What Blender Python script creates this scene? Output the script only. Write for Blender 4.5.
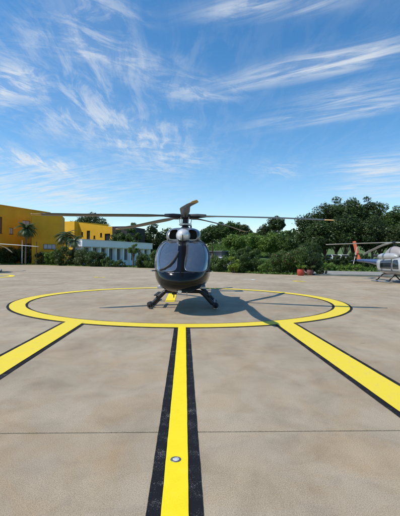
import bpy, bmesh, math, random
import numpy as np
from mathutils import Vector, Matrix, Euler

for o in list(bpy.data.objects):
    bpy.data.objects.remove(o)
scene = bpy.context.scene
COL = scene.collection
PI = math.pi
R = math.radians

# ---------------------------------------------------------------- camera
F_PX, EYE, ROLL = 382.0, 1.8, 0.01088
cam_d = bpy.data.cameras.new('camera')
cam = bpy.data.objects.new('camera', cam_d)
COL.objects.link(cam)
cam_d.sensor_fit = 'HORIZONTAL'
cam_d.sensor_width = 36.0
cam_d.lens = 36.0 * F_PX / 400.0
cam_d.clip_end = 9000
cam_d.clip_start = 0.05
cam.matrix_world = Matrix.Translation((0, 0, EYE)) @ (Matrix.Rotation(R(90) + 0.48 / F_PX, 4, 'X') @ Matrix.Rotation(ROLL, 4, 'Z'))
scene.camera = cam

# ---------------------------------------------------------------- light
SUN = Vector((-2.42, -0.62, 3.5)).normalized()
SUN_EL = math.asin(SUN.z)
SUN_AZ = math.atan2(SUN.x, SUN.y)
sun_d = bpy.data.lights.new('sun', 'SUN')
sun = bpy.data.objects.new('sun', sun_d)
COL.objects.link(sun)
sun_d.energy = 3.0
sun_d.angle = R(0.53)
sun_d.color = (1.0, 0.955, 0.88)
sun.rotation_euler = SUN.to_track_quat('Z', 'Y').to_euler()
sun.location = SUN * 200

world = bpy.data.worlds.new('World')
scene.world = world
world.use_nodes = True
wn, wl = world.node_tree.nodes, world.node_tree.links
wn.clear()


def wnode(t, **kw):
    n = wn.new(t)
    for k, v in kw.items():
        setattr(n, k, v)
    return n


def wmath(op, a, b=None, c=None, clamp=False):
    n = wn.new('ShaderNodeMath')
    n.operation = op
    n.use_clamp = clamp
    for i, v in enumerate((a, b, c)):
        if v is None:
            continue
        if isinstance(v, (int, float)):
            n.inputs[i].default_value = v
        else:
            wl.new(v, n.inputs[i])
    return n.outputs[0]


sky = wnode('ShaderNodeTexSky', sky_type='NISHITA', sun_disc=False)
sky.sun_elevation = SUN_EL
sky.sun_rotation = SUN_AZ
sky.altitude = 750
sky.air_density = 1.15
sky.dust_density = 0.2
sky.ozone_density = 1.4
tc = wnode('ShaderNodeTexCoord')
sep = wnode('ShaderNodeSeparateXYZ')
wl.new(tc.outputs['Generated'], sep.inputs[0])
zz = wmath('MAXIMUM', sep.outputs[2], 0.03)
zz = wmath('ADD', zz, 0.05)
comb = wnode('ShaderNodeCombineXYZ')
wl.new(wmath('DIVIDE', sep.outputs[0], zz), comb.inputs[0])
wl.new(wmath('DIVIDE', sep.outputs[1], zz), comb.inputs[1])
# the cloud deck: a flat layer overhead, cirrus streaks lie on it


def deck(px, py):
    u, v = px - 200.0, py - 258.5
    z = -v / math.sqrt(u * u + v * v + F_PX * F_PX) + 0.05
    n = math.sqrt(u * u + v * v + F_PX * F_PX)
    return Vector((u / n / z, F_PX / n / z, 0))


def deck_noise(rot, scale, detail, rough, dist, seed):
    mp = wnode('ShaderNodeMapping', vector_type='TEXTURE')
    mp.inputs['Location'].default_value = (seed, seed * 2.3, 0)
    mp.inputs['Rotation'].default_value = (0, 0, rot)
    mp.inputs['Scale'].default_value = (scale[0], scale[1], 1)
    wl.new(comb.outputs[0], mp.inputs[0])
    nz = wnode('ShaderNodeTexNoise')
    nz.inputs['Scale'].default_value = 1.0
    nz.inputs['Detail'].default_value = detail
    nz.inputs['Roughness'].default_value = rough
    nz.inputs['Distortion'].default_value = dist
    wl.new(mp.outputs[0], nz.inputs['Vector'])
    return nz


def remap(v, lo, hi, t0=0.0, t1=1.0):
    mr = wnode('ShaderNodeMapRange', interpolation_type='SMOOTHSTEP')
    wl.new(v, mr.inputs['Value'])
    mr.inputs['From Min'].default_value = lo
    mr.inputs['From Max'].default_value = hi
    mr.inputs['To Min'].default_value = t0
    mr.inputs['To Max'].default_value = t1
    return mr.outputs[0]


wob = deck_noise(0.0, (0.8, 0.8), 3, 0.55, 0.0, 3.3)
wsub = wnode('ShaderNodeVectorMath', operation='SUBTRACT')
wl.new(wob.outputs['Color'], wsub.inputs[0])
wsub.inputs[1].default_value = (0.5, 0.5, 0.5)


def deck_angle(a, b):
    d = deck(*b) - deck(*a)
    return math.atan2(d.y, d.x)


# fibres: one set of cirrus combed one way at the left, another at the right
FIB = {
    'L': remap(deck_noise(deck_angle((30, 45), (175, 160)) + 0.35, (0.42, 0.12), 8, 0.68, 0.5, 1.7).outputs[0], 0.42, 0.66),
    'R': remap(deck_noise(deck_angle((225, 84), (420, 38)), (0.5, 0.10), 8, 0.66, 0.6, 5.1).outputs[0], 0.36, 0.64),
    'P': remap(deck_noise(0.6, (0.22, 0.13), 8, 0.68, 0.6, 8.4).outputs[0], 0.42, 0.64),
}


def streak(a, b, width, strength, fib, warp):
    A, B = deck(*a), deck(*b)
    d = B - A
    mp = wnode('ShaderNodeMapping', vector_type='TEXTURE')
    mp.inputs['Location'].default_value = (A + B) / 2
    mp.inputs['Rotation'].default_value = (0, 0, math.atan2(d.y, d.x))
    mp.inputs['Scale'].default_value = (d.length / 2, width, 1)
    sc = wnode('ShaderNodeVectorMath', operation='SCALE')
    wl.new(wsub.outputs[0], sc.inputs[0])
    sc.inputs['Scale'].default_value = warp * 2.2 * width
    add = wnode('ShaderNodeVectorMath', operation='ADD')
    wl.new(comb.outputs[0], add.inputs[0])
    wl.new(sc.outputs[0], add.inputs[1])
    wl.new(add.outputs[0], mp.inputs[0])
    ln = wnode('ShaderNodeVectorMath', operation='DOT_PRODUCT')
    flat = wnode('ShaderNodeVectorMath', operation='MULTIPLY')
    wl.new(mp.outputs[0], flat.inputs[0])
    flat.inputs[1].default_value = (1, 1, 0)
    wl.new(flat.outputs[0], ln.inputs[0])
    wl.new(flat.outputs[0], ln.inputs[1])
    fall = wmath('POWER', 2.718, wmath('MULTIPLY', ln.outputs['Value'], -1.3))
    return wmath('MULTIPLY', fall, wmath('MULTIPLY_ADD', FIB[fib], strength, strength * 0.14))


STREAKS = [
    ((20, 40), (170, 160), 0.48, 0.62, 'L', 1.0),
    ((90, 110), (175, 180), 0.5, 0.40, 'P', 1.0),
    ((-50, 72), (30, 95), 0.30, 0.95, 'P', 0.8),
    ((15, 30), (160, 74), 0.13, 0.60, 'P', 0.8),
    ((155, 82), (240, 94), 0.13, 0.55, 'P', 0.9),
    ((225, 84), (430, 38), 0.11, 1.15, 'R', 0.6),
    ((255, 126), (430, 92), 0.12, 0.75, 'R', 0.6),
    ((290, 104), (430, 74), 0.12, 0.55, 'R', 0.6),
    ((195, 12), (345, -2), 0.07, 0.95, 'R', 0.5),
    ((50, 8), (140, 18), 0.15, 0.60, 'P', 0.8),
    ((-20, 148), (80, 176), 0.24, 1.05, 'L', 0.6),
    ((-60, 192), (150, 198), 1.3, 0.75, 'R', 0.6),
    ((335, 168), (430, 163), 0.40, 0.75, 'R', 0.6),
    ((255, 172), (310, 167), 0.30, 0.45, 'P', 0.6),
    ((325, 190), (430, 186), 0.8, 0.60, 'R', 0.6),
]
tot = None
for s in STREAKS:
    o = streak(*s)
    tot = o if tot is None else wmath('ADD', tot, o)
# a thin veil of the same cirrus everywhere, also outside the frame
tot = wmath('ADD', tot, wmath('MULTIPLY', FIB['L'], 0.06))
tot = wmath('MINIMUM', wmath('MULTIPLY', tot, 0.86), 0.8)
mix = wnode('ShaderNodeMix', data_type='RGBA')
wl.new(tot, mix.inputs['Factor'])
hsv = wnode('ShaderNodeHueSaturation')
hsv.inputs['Hue'].default_value = 0.498
hsv.inputs['Saturation'].default_value = 1.34
wl.new(sky.outputs[0], hsv.inputs['Color'])
wl.new(hsv.outputs[0], mix.inputs[6])
mix.inputs[7].default_value = (4.6, 4.9, 5.2, 1)
bg = wnode('ShaderNodeBackground')
bg.inputs['Strength'].default_value = 0.108
wl.new(mix.outputs[2], bg.inputs[0])
wo = wnode('ShaderNodeOutputWorld')
wl.new(bg.outputs[0], wo.inputs[0])

scene.view_settings.view_transform = 'Standard'
scene.view_settings.look = 'None'
scene.view_settings.gamma = 1
scene.view_settings.use_curve_mapping = False
scene.view_settings.exposure = 0.62

# ---------------------------------------------------------------- pixel -> place (setting out only)


def ray(px, py):
    u, v = px - 200.0, py - 258.0
    c, s = math.cos(-ROLL), math.sin(-ROLL)
    u, v = c * u - s * v, s * u + c * v
    return u / F_PX, -(v - 0.48) / F_PX      # lateral and vertical per metre of distance


def on_ground(px, py):
    a, b = ray(px, py)
    d = EYE / -b
    return a * d, d


def at(px, py, d):
    a, b = ray(px, py)
    return Vector((a * d, d, EYE + b * d))


# ---------------------------------------------------------------- materials
MATS = {}


def mat(name, col, rough=0.6, metal=0.0, var=0.0, scale=3.0, bump=0.0, bscale=40.0, coat=0.0, col2=None, spec=0.5, detail=6):
    if name in MATS:
        return MATS[name]
    m = bpy.data.materials.new(name)
    m.use_nodes = True
    nt = m.node_tree
    b = nt.nodes['Principled BSDF']
    b.inputs['Base Color'].default_value = (*col, 1)
    b.inputs['Roughness'].default_value = rough
    b.inputs['Metallic'].default_value = metal
    b.inputs['Specular IOR Level'].default_value = spec
    if coat:
        b.inputs['Coat Weight'].default_value = coat
        b.inputs['Coat Roughness'].default_value = 0.04
    if var or col2:
        t = nt.nodes.new('ShaderNodeTexCoord')
        n = nt.nodes.new('ShaderNodeTexNoise')
        n.inputs['Scale'].default_value = scale
        n.inputs['Detail'].default_value = detail
        n.inputs['Roughness'].default_value = 0.6
        nt.links.new(t.outputs['Object'], n.inputs['Vector'])
        cr = nt.nodes.new('ShaderNodeValToRGB')
        c2 = col2 or tuple(max(0, c * (1 - var)) for c in col)
        c1 = col if col2 else tuple(min(1, c * (1 + var)) for c in col)
        cr.color_ramp.elements[0].color = (*c2, 1)
        cr.color_ramp.elements[1].color = (*c1, 1)
        cr.color_ramp.elements[0].position = 0.3
        cr.color_ramp.elements[1].position = 0.7
        nt.links.new(n.outputs[0], cr.inputs[0])
        nt.links.new(cr.outputs[0], b.inputs['Base Color'])
    if bump:
        t = nt.nodes.new('ShaderNodeTexCoord')
        n = nt.nodes.new('ShaderNodeTexNoise')
        n.inputs['Scale'].default_value = bscale
        n.inputs['Detail'].default_value = 4
        nt.links.new(t.outputs['Object'], n.inputs['Vector'])
        bp = nt.nodes.new('ShaderNodeBump')
        bp.inputs['Strength'].default_value = bump
        bp.inputs['Distance'].default_value = 0.02
        nt.links.new(n.outputs[0], bp.inputs['Height'])
        nt.links.new(bp.outputs[0], b.inputs['Normal'])
    MATS[name] = m
    return m


def glass_mat(name, tint, refl):
    m = bpy.data.materials.new(name)
    m.use_nodes = True
    nt = m.node_tree
    nt.nodes.clear()
    out = nt.nodes.new('ShaderNodeOutputMaterial')
    tr = nt.nodes.new('ShaderNodeBsdfTransparent')
    tr.inputs[0].default_value = (*tint, 1)
    gl = nt.nodes.new('ShaderNodeBsdfGlossy')
    gl.inputs['Roughness'].default_value = 0.02
    gl.inputs[0].default_value = (1, 1, 1, 1)
    fr = nt.nodes.new('ShaderNodeFresnel')
    fr.inputs[0].default_value = 1.5
    ad = nt.nodes.new('ShaderNodeMath')
    ad.operation = 'MULTIPLY_ADD'
    ad.inputs[1].default_value = 1.0
    ad.inputs[2].default_value = refl
    ad.use_clamp = True
    nt.links.new(fr.outputs[0], ad.inputs[0])
    df = nt.nodes.new('ShaderNodeBsdfDiffuse')
    df.inputs[0].default_value = (0.62, 0.64, 0.67, 1)
    tcn = nt.nodes.new('ShaderNodeTexCoord')
    nzn = nt.nodes.new('ShaderNodeTexNoise')
    nzn.inputs['Scale'].default_value = 9.0
    nzn.inputs['Detail'].default_value = 8
    nzn.inputs['Roughness'].default_value = 0.7
    nt.links.new(tcn.outputs['Object'], nzn.inputs['Vector'])
    dr = nt.nodes.new('ShaderNodeMapRange')
    dr.inputs['From Min'].default_value = 0.35
    dr.inputs['From Max'].default_value = 0.7
    dr.inputs['To Min'].default_value = 0.07
    dr.inputs['To Max'].default_value = 0.12
    nt.links.new(nzn.outputs[0], dr.inputs['Value'])
    m0 = nt.nodes.new('ShaderNodeMixShader')
    nt.links.new(dr.outputs[0], m0.inputs[0])
    nt.links.new(tr.outputs[0], m0.inputs[1])
    nt.links.new(df.outputs[0], m0.inputs[2])
    mx = nt.nodes.new('ShaderNodeMixShader')
    nt.links.new(ad.outputs[0], mx.inputs[0])
    nt.links.new(m0.outputs[0], mx.inputs[1])
    nt.links.new(gl.outputs[0], mx.inputs[2])
    nt.links.new(mx.outputs[0], out.inputs[0])
    return m


def leaf_mat(name, dark, light, gloss=0.45):
    m = bpy.data.materials.new(name)
    m.use_nodes = True
    nt = m.node_tree
    b = nt.nodes['Principled BSDF']
    out = nt.nodes['Material Output']
    g = nt.nodes.new('ShaderNodeNewGeometry')
    cr = nt.nodes.new('ShaderNodeValToRGB')
    cr.color_ramp.elements[0].color = (*dark, 1)
    cr.color_ramp.elements[1].color = (*light, 1)
    nt.links.new(g.outputs['Random Per Island'], cr.inputs[0])
    hs = nt.nodes.new('ShaderNodeHueSaturation')
    oi = nt.nodes.new('ShaderNodeObjectInfo')
    mr = nt.nodes.new('ShaderNodeMapRange')
    nt.links.new(oi.outputs['Random'], mr.inputs['Value'])
    mr.inputs['To Min'].default_value = 0.8
    mr.inputs['To Max'].default_value = 1.15
    nt.links.new(mr.outputs[0], hs.inputs['Value'])
    nt.links.new(cr.outputs[0], hs.inputs['Color'])
    nt.links.new(hs.outputs[0], b.inputs['Base Color'])
    b.inputs['Roughness'].default_value = gloss
    b.inputs['Specular IOR Level'].default_value = 0.3
    tl = nt.nodes.new('ShaderNodeBsdfTranslucent')
    nt.links.new(hs.outputs[0], tl.inputs[0])
    mx = nt.nodes.new('ShaderNodeMixShader')
    mx.inputs[0].default_value = 0.3
    nt.links.new(b.outputs[0], mx.inputs[1])
    nt.links.new(tl.outputs[0], mx.inputs[2])
    nt.links.new(mx.outputs[0], out.inputs[0])
    return m


def concrete_mat():
    m = bpy.data.materials.new('apron_concrete')
    m.use_nodes = True
    nt = m.node_tree
    N, L = nt.nodes, nt.links
    b = N['Principled BSDF']
    g = N.new('ShaderNodeNewGeometry')

    def noise(scale, det=6, rough=0.6, dist=0.0, vec=None):
        n = N.new('ShaderNodeTexNoise')
        n.inputs['Scale'].default_value = scale
        n.inputs['Detail'].default_value = det
        n.inputs['Roughness'].default_value = rough
        n.inputs['Distortion'].default_value = dist
        L.new(vec or g.outputs['Position'], n.inputs['Vector'])
        return n.outputs[0]

    def ramp(v, stops):
        r = N.new('ShaderNodeValToRGB')
        while len(r.color_ramp.elements) < len(stops):
            r.color_ramp.elements.new(0.5)
        for e, (p, c) in zip(r.color_ramp.elements, stops):
            e.position = p
            e.color = (*c, 1) if len(c) == 3 else c
        L.new(v, r.inputs[0])
        return r.outputs[0]

    def mul(a, bb, f=1.0, mode='MULTIPLY'):
        x = N.new('ShaderNodeMix')
        x.data_type = 'RGBA'
        x.blend_type = mode
        x.inputs['Factor'].default_value = f
        L.new(a, x.inputs[6])
        L.new(bb, x.inputs[7])
        return x.outputs[2]
    base = ramp(noise(0.28, 5, 0.55, 0.4), [(0.28, (0.292, 0.232, 0.155)), (0.5, (0.352, 0.286, 0.198)), (0.75, (0.42, 0.35, 0.252))])
    rust = ramp(noise(0.9, 8, 0.65, 1.0), [(0.45, (1, 1, 1)), (0.72, (0.97, 0.86, 0.73))])
    grime = ramp(noise(1.7, 9, 0.7, 0.6), [(0.3, (0.66, 0.645, 0.63)), (0.52, (1, 1, 1)), (0.75, (1.12, 1.1, 1.07))])
    mp = N.new('ShaderNodeMapping')
    mp.inputs['Scale'].default_value = (1.5, 0.42, 1)
    mp.inputs['Rotation'].default_value = (0, 0, 0.12)
    L.new(g.outputs['Position'], mp.inputs[0])
    sweep = ramp(noise(1.0, 7, 0.6, 0.8, mp.outputs[0]), [(0.35, (0.86, 0.85, 0.84)), (0.6, (1.03, 1.03, 1.03))])
    grain = ramp(noise(110, 4, 0.95), [(0.36, (0.36, 0.35, 0.34)), (0.5, (1, 1, 1)), (0.60, (1.5, 1.48, 1.44))])
    spot = N.new('ShaderNodeTexVoronoi')
    spot.inputs['Scale'].default_value = 0.75
    spot.inputs['Randomness'].default_value = 1.0
    L.new(g.outputs['Position'], spot.inputs['Vector'])
    sp = ramp(spot.outputs['Distance'], [(0.0, (0.30, 0.28, 0.26)), (0.03, (0.6, 0.58, 0.55)), (0.06, (1, 1, 1))])
    c = mul(base, rust)
    c = mul(c, grime, 0.6)
    c = mul(c, sweep, 0.7)
    c = mul(c, grain, 0.85)
    c = mul(c, sp, 0.5)
    oi = N.new('ShaderNodeObjectInfo')
    pr = ramp(oi.outputs['Random'], [(0, (0.95, 0.945, 0.94)), (1, (1.04, 1.035, 1.03))])
    c = mul(c, pr, 1.0)
    L.new(c, b.inputs['Base Color'])
    b.inputs['Roughness'].default_value = 0.68
    b.inputs['Specular IOR Level'].default_value = 0.35
    bp = N.new('ShaderNodeBump')
    bp.inputs['Strength'].default_value = 0.35
    bp.inputs['Distance'].default_value = 0.004
    L.new(noise(120, 4, 0.75), bp.inputs['Height'])
    L.new(bp.outputs[0], b.inputs['Normal'])
    return m


def paint_mat(name, col, worn, amount, rough=0.6):
    m = bpy.data.materials.new(name)
    m.use_nodes = True
    nt = m.node_tree
    N, L = nt.nodes, nt.links
    b = N['Principled BSDF']
    g = N.new('ShaderNodeNewGeometry')
    n = N.new('ShaderNodeTexNoise')
    n.inputs['Scale'].default_value = 95
    n.inputs['Detail'].default_value = 5
    n.inputs['Roughness'].default_value = 0.85
    L.new(g.outputs['Position'], n.inputs['Vector'])
    n2 = N.new('ShaderNodeTexNoise')
    n2.inputs['Scale'].default_value = 7
    n2.inputs['Detail'].default_value = 4
    L.new(g.outputs['Position'], n2.inputs['Vector'])
    ad = N.new('ShaderNodeMath')
    ad.operation = 'MULTIPLY_ADD'
    L.new(n2.outputs[0], ad.inputs[0])
    ad.inputs[1].default_value = 0.35
    L.new(n.outputs[0], ad.inputs[2])
    r = N.new('ShaderNodeValToRGB')
    r.color_ramp.elements[0].position = 0.80 - amount
    r.color_ramp.elements[1].position = 0.88 - amount
    r.color_ramp.elements[0].color = (*col, 1)
    r.color_ramp.elements[1].color = (*worn, 1)
    e = r.color_ramp.elements.new(0.55 - amount)
    e.color = tuple(c * 0.88 for c in col) + (1,)
    L.new(ad.outputs[0], r.inputs[0])
    L.new(r.outputs[0], b.inputs['Base Color'])
    b.inputs['Roughness'].default_value = rough
    bp = N.new('ShaderNodeBump')
    bp.inputs['Strength'].default_value = 0.3
    bp.inputs['Distance'].default_value = 0.003
    L.new(n.outputs[0], bp.inputs['Height'])
    L.new(bp.outputs[0], b.inputs['Normal'])
    return m


M_CONC = concrete_mat()
M_YEL = paint_mat('yellow_line_paint', (0.84, 0.64, 0.012), (0.66, 0.52, 0.10), 0.02)
M_YEL.node_tree.nodes['Principled BSDF'].inputs['Specular IOR Level'].default_value = 0.2
M_YELC = paint_mat('faded_yellow_paint', (0.76, 0.575, 0.035), (0.50, 0.41, 0.15), 0.07)
M_YELC.node_tree.nodes['Principled BSDF'].inputs['Specular IOR Level'].default_value = 0.2
M_BLK = paint_mat('black_line_paint', (0.010, 0.0105, 0.013), (0.26, 0.25, 0.23), 0.03, 0.95)
M_BLK.node_tree.nodes['Principled BSDF'].inputs['Specular IOR Level'].default_value = 0.15
M_WHT = paint_mat('white_line_paint', (0.72, 0.72, 0.68), (0.4, 0.37, 0.32), 0.02)
M_JOINT = mat('joint_filler', (0.012, 0.012, 0.012), 0.9)
M_GRASS = mat('grass_ground', (0.10, 0.16, 0.035), 0.95, var=0.35, scale=0.6, bump=0.6, bscale=6, col2=(0.05, 0.085, 0.02))
M_PAVE = mat('pavement_concrete', (0.24, 0.225, 0.195), 0.9, var=0.3, scale=0.8)
M_BARK = mat('bark', (0.12, 0.09, 0.065), 0.95, var=0.3, scale=3, bump=0.5, bscale=14)
M_HBLACK = mat('black_paint', (0.005, 0.0055, 0.0065), 0.12, coat=0.0, spec=0.3)
M_HGREY = mat('silver_grey_paint', (0.17, 0.175, 0.185), 0.3, metal=0.35, coat=0.7)
M_DOME = mat('polished_dome', (0.68, 0.69, 0.70), 0.25, metal=0.3, coat=0.8)
M_RUB = mat('black_rubber', (0.012, 0.012, 0.013), 0.55, var=0.3, scale=12)
M_MATTE = mat('matt_black_metal', (0.016, 0.016, 0.017), 0.42, metal=0.2, var=0.35, scale=9)
M_INT = mat('cabin_lining', (0.50, 0.50, 0.51), 0.8)
M_SEAT = mat('seat_leather', (0.34, 0.33, 0.32), 0.55)
M_SEAL = mat('window_seal_grey', (0.13, 0.14, 0.16), 0.35, metal=0.4)
M_STEEL = mat('brushed_steel', (0.5, 0.5, 0.5), 0.32, metal=0.9)
M_BLADE = mat('blade_skin', (0.07, 0.072, 0.066), 0.42, var=0.2, scale=2.5)
M_BTIP = mat('blade_tip_yellow', (0.36, 0.23, 0.07), 0.5, var=0.2, scale=6)
M_GLASS = glass_mat('windscreen_glass', (0.95, 0.965, 0.98), 0.19)
M_DGLASS = mat('dark_window_glass', (0.02, 0.024, 0.03), 0.06, spec=0.8)
M_AMBER = mat('amber_lens', (0.6, 0.2, 0.02), 0.2)
M_LENS = mat('clear_lens', (0.8, 0.82, 0.85), 0.1, spec=0.8)

# ---------------------------------------------------------------- mesh helpers


class MB:
    def __init__(self):
        self.v, self.f = [], []

    def add(self, vs, fs):
        n = len(self.v)
        self.v += [tuple(p) for p in vs]
        self.f += [tuple(i + n for i in q) for q in fs]
        return self

    def box(self, x0, x1, y0, y1, z0, z1, M=None):
        vs = [Vector((x, y, z)) for z in (z0, z1) for y in (y0, y1) for x in (x0, x1)]
        if M is not None:
            vs = [M @ p for p in vs]
        return self.add(vs, [(0, 2, 3, 1), (4, 5, 7, 6), (0, 1, 5, 4), (2, 6, 7, 3), (0, 4, 6, 2), (1, 3, 7, 5)])

    def tube(self, pts, rad, n=10, cap=True, flat=1.0):
        pts = [Vector(p) for p in pts]
        rs = rad if isinstance(rad, (list, tuple)) else [rad] * len(pts)
        up = None
        vs, fs = [], []
        for i, p in enumerate(pts):
            d = (pts[min(i + 1, len(pts) - 1)] - pts[max(i - 1, 0)]).normalized()
            if up is None:
                up = Vector((0, 0, 1)) if abs(d.z) < 0.9 else Vector((0, 1, 0))
            s = d.cross(up).normalized()
            up = s.cross(d).normalized()
            for k in range(n):
                a = 2 * PI * k / n
                vs.append(p + s * math.cos(a) * rs[i] + up * math.sin(a) * rs[i] * flat)
        for i in range(len(pts) - 1):
            for k in range(n):
                k2 = (k + 1) % n
                fs.append((i * n + k, i * n + k2, (i + 1) * n + k2, (i + 1) * n + k))
        if cap:
            fs.append(tuple(range(n - 1, -1, -1)))
            fs.append(tuple((len(pts) - 1) * n + k for k in range(n)))
        return self.add(vs, fs)

    def rings(self, rings, cap=True):
        n = len(rings[0])
        vs = [p for r in rings for p in r]
        fs = []
        for i in range(len(rings) - 1):
            for k in range(n):
                k2 = (k + 1) % n
                fs.append((i * n + k, i * n + k2, (i + 1) * n + k2, (i + 1) * n + k))
        if cap:
            fs.append(tuple(range(n - 1, -1, -1)))
            fs.append(tuple((len(rings) - 1) * n + k for k in range(n)))
        return self.add(vs, fs)

    def lathe(self, prof, n=24, M=None, cap=True):
        rings = []
        for r, z in prof:
            ring = [Vector((r * math.cos(2 * PI * k / n), r * math.sin(2 * PI * k / n), z)) for k in range(n)]
            rings.append([M @ p for p in ring] if M is not None else ring)
        return self.rings(rings, cap)

    def ellipsoid(self, c, r, n=20, m=12):
        c = Vector(c)
        rings = []
        for i in range(m + 1):
            t = PI * (0.02 + 0.96 * i / m)
            rings.append([c + Vector((r[0] * math.sin(t) * math.cos(2 * PI * k / n), r[1] * math.sin(t) * math.sin(2 * PI * k / n), -r[2] * math.cos(t))) for k in range(n)])
        return self.rings(rings)

    def prism(self, poly, axis, a, b):
        """poly in the two other axes, extruded along axis from a to b"""
        def P(u, v, w):
            return {'x': (w, u, v), 'y': (u, w, v), 'z': (u, v, w)}[axis]
        n = len(poly)
        vs = [P(u, v, a) for u, v in poly] + [P(u, v, b) for u, v in poly]
        fs = [tuple(range(n)), tuple(range(2 * n - 1, n - 1, -1))]
        fs += [(i, i + n, (i + 1) % n + n, (i + 1) % n) for i in range(n)]
        return self.add(vs, fs)

    def mesh(self, name):
        me = bpy.data.meshes.new(name)
        me.from_pydata(self.v, [], self.f)
        bm = bmesh.new()
        bm.from_mesh(me)
        bmesh.ops.recalc_face_normals(bm, faces=bm.faces[:])
        bm.to_mesh(me)
        bm.free()
        return me

    def build(self, name, m, parent=None, smooth=False, bevel=0.0, **props):
        me = self.mesh(name)
        return link_mesh(name, me, m, parent, smooth, bevel, **props)


def link_mesh(name, me, m, parent=None, smooth=False, bevel=0.0, **props):
    if m is not None and not me.materials:
        me.materials.append(m)
    if smooth:
        me.shade_smooth()
        me.set_sharp_from_angle(angle=R(smooth if smooth is not True else 38))
    o = bpy.data.objects.new(name, me)
    COL.objects.link(o)
    if bevel:
        bv = o.modifiers.new('bevel', 'BEVEL')
        bv.width = bevel
        bv.segments = 2
        bv.limit_method = 'ANGLE'
    o.parent = parent
    for k, v in props.items():
        o[k] = v
    return o


def empty(name, loc, label, cat, rz=0.0, group=None):
    o = bpy.data.objects.new(name, None)
    COL.objects.link(o)
    o.location = loc
    o.rotation_euler = (0, 0, rz)
    o.empty_display_size = 0.3
    o['label'] = label
    o['category'] = cat
    if group:
        o['group'] = group
    return o


def tag(o, label, cat, group=None):
    o['label'] = label
    o['category'] = cat
    if group:
        o['group'] = group
    return o


def boolean(a, b, op):
    """evaluated mesh of a (op) b; both are removed"""
    oa = bpy.data.objects.new('tmp_a', a)
    ob = bpy.data.objects.new('tmp_b', b)
    COL.objects.link(oa)
    COL.objects.link(ob)
    md = oa.modifiers.new('b', 'BOOLEAN')
    md.operation = op
    md.object = ob
    md.solver = 'EXACT'
    dg = bpy.context.evaluated_depsgraph_get()
    dg.update()
    me = bpy.data.meshes.new_from_object(oa.evaluated_get(dg))
    bpy.data.objects.remove(oa)
    bpy.data.objects.remove(ob)
    return me


def smooth01(a, b, x):
    t = min(1, max(0, (x - a) / (b - a)))
    return t * t * (3 - 2 * t)


# ---------------------------------------------------------------- ground, apron, markings
HEAD = -0.040     # the pad lines run a little left of the view
DIRV = Vector((math.sin(HEAD), math.cos(HEAD), 0))
LATV = Vector((math.cos(HEAD), -math.sin(HEAD), 0))


def terrain(x, y):
    sx = smooth01(-9, 7, x)
    z = sx * (1.5 * smooth01(58, 76, y) + 6.0 * smooth01(80, 150, y))
    z += 3.0 * smooth01(120, 220, y) * (1 - sx)
    return z - 0.06


gx = sorted(set([-4000, -2000, -900, -400, -220, -150] + list(range(-110, 121, 6)) + [150, 220, 400, 900, 2000, 4000]))
gy = sorted(set([-3000, -900, -300, -120, -60, -30] + list(range(-10, 242, 6)) + [270, 330, 450, 900, 2000, 5000]))
gm = MB()
gv = [(x, y, terrain(x, y)) for y in gy for x in gx]
nx = len(gx)
gm.add(gv, [(j * nx + i, j * nx + i + 1, (j + 1) * nx + i + 1, (j + 1) * nx + i) for j in range(len(gy) - 1) for i in range(nx - 1)])
gm.build('ground', M_GRASS, smooth=True, kind='structure')

apron = empty('apron', (0, 0, 0), '', '', rz=-HEAD)
del apron['label'], apron['category']
apron['kind'] = 'structure'
# frame of the apron: a = across, b = along the pad lines
JB = 3.97                  # the joint that crosses the foreground
PW, PL, GAP = 16.0, 6.0, 0.018
CA = -8.4
slab_me = {}
ROWS = range(-2, 4)
COLS_ = range(-1, 2)


def slab_mesh(w, l):
    key = (round(w, 3), round(l, 3))
    if key not in slab_me:
        mb = MB()
        e = 0.008
        x0, x1, y0, y1 = GAP / 2, w - GAP / 2, GAP / 2, l - GAP / 2
        rings = []
        for ins, z in ((0, -0.05), (0, -e), (e * 0.4, -e * 0.3), (e, 0)):
            rings.append([(x0 + ins, y0 + ins, z), (x1 - ins, y0 + ins, z), (x1 - ins, y1 - ins, z), (x0 + ins, y1 - ins, z)])
        mb.rings(rings)
        me = mb.mesh('slab')
        me.materials.append(M_CONC)
        slab_me[key] = me
    return slab_me[key]


for j in ROWS:
    for i in COLS_:
        o = bpy.data.objects.new('slab', slab_mesh(PW, PL))
        COL.objects.link(o)
        o.parent = apron
        o.location = (CA + i * PW, JB + j * PL, 0)
A0, A1 = CA + COLS_[0] * PW, CA + (COLS_[-1] + 1) * PW
B0, B1 = JB + ROWS[0] * PL, JB + (ROWS[-1] + 1) * PL
MB().box(A0, A1, B0, B1, -0.048, -0.02).build('joint_filler', M_JOINT, apron)


def to_ab(x, y):
    p = Vector((x, y, 0))
    return p.dot(LATV), p.dot(DIRV)


EDGE_PX = [(-40, 264.2), (0, 264.6), (40, 264.9), (80, 266.2), (120, 267.0), (160, 268.4), (215, 271.7), (265, 274.0), (322, 275.6), (400, 277.4)]
EDGE = [on_ground(*p) for p in EDGE_PX]
EDGE = [(-90, 96)] + EDGE + [(60, 40)]
EDGE_AB = [to_ab(*p) for p in EDGE]
sheet = MB()
sheet.prism([(-90, B1)] + EDGE_AB[:0] + [(60, B1)] + EDGE_AB[::-1], 'z', -0.05, 0.0)
sheet.prism([(-90, B0), (A0, B0), (A0, B1 - 0.012), (-90, B1 - 0.012)], 'z', -0.05, 0.0)
sheet.prism([(A1, B0), (60, B0), (60, B1 - 0.012), (A1, B1 - 0.012)], 'z', -0.05, 0.0)
sheet.build('far_slabs', M_CONC, apron)


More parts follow.
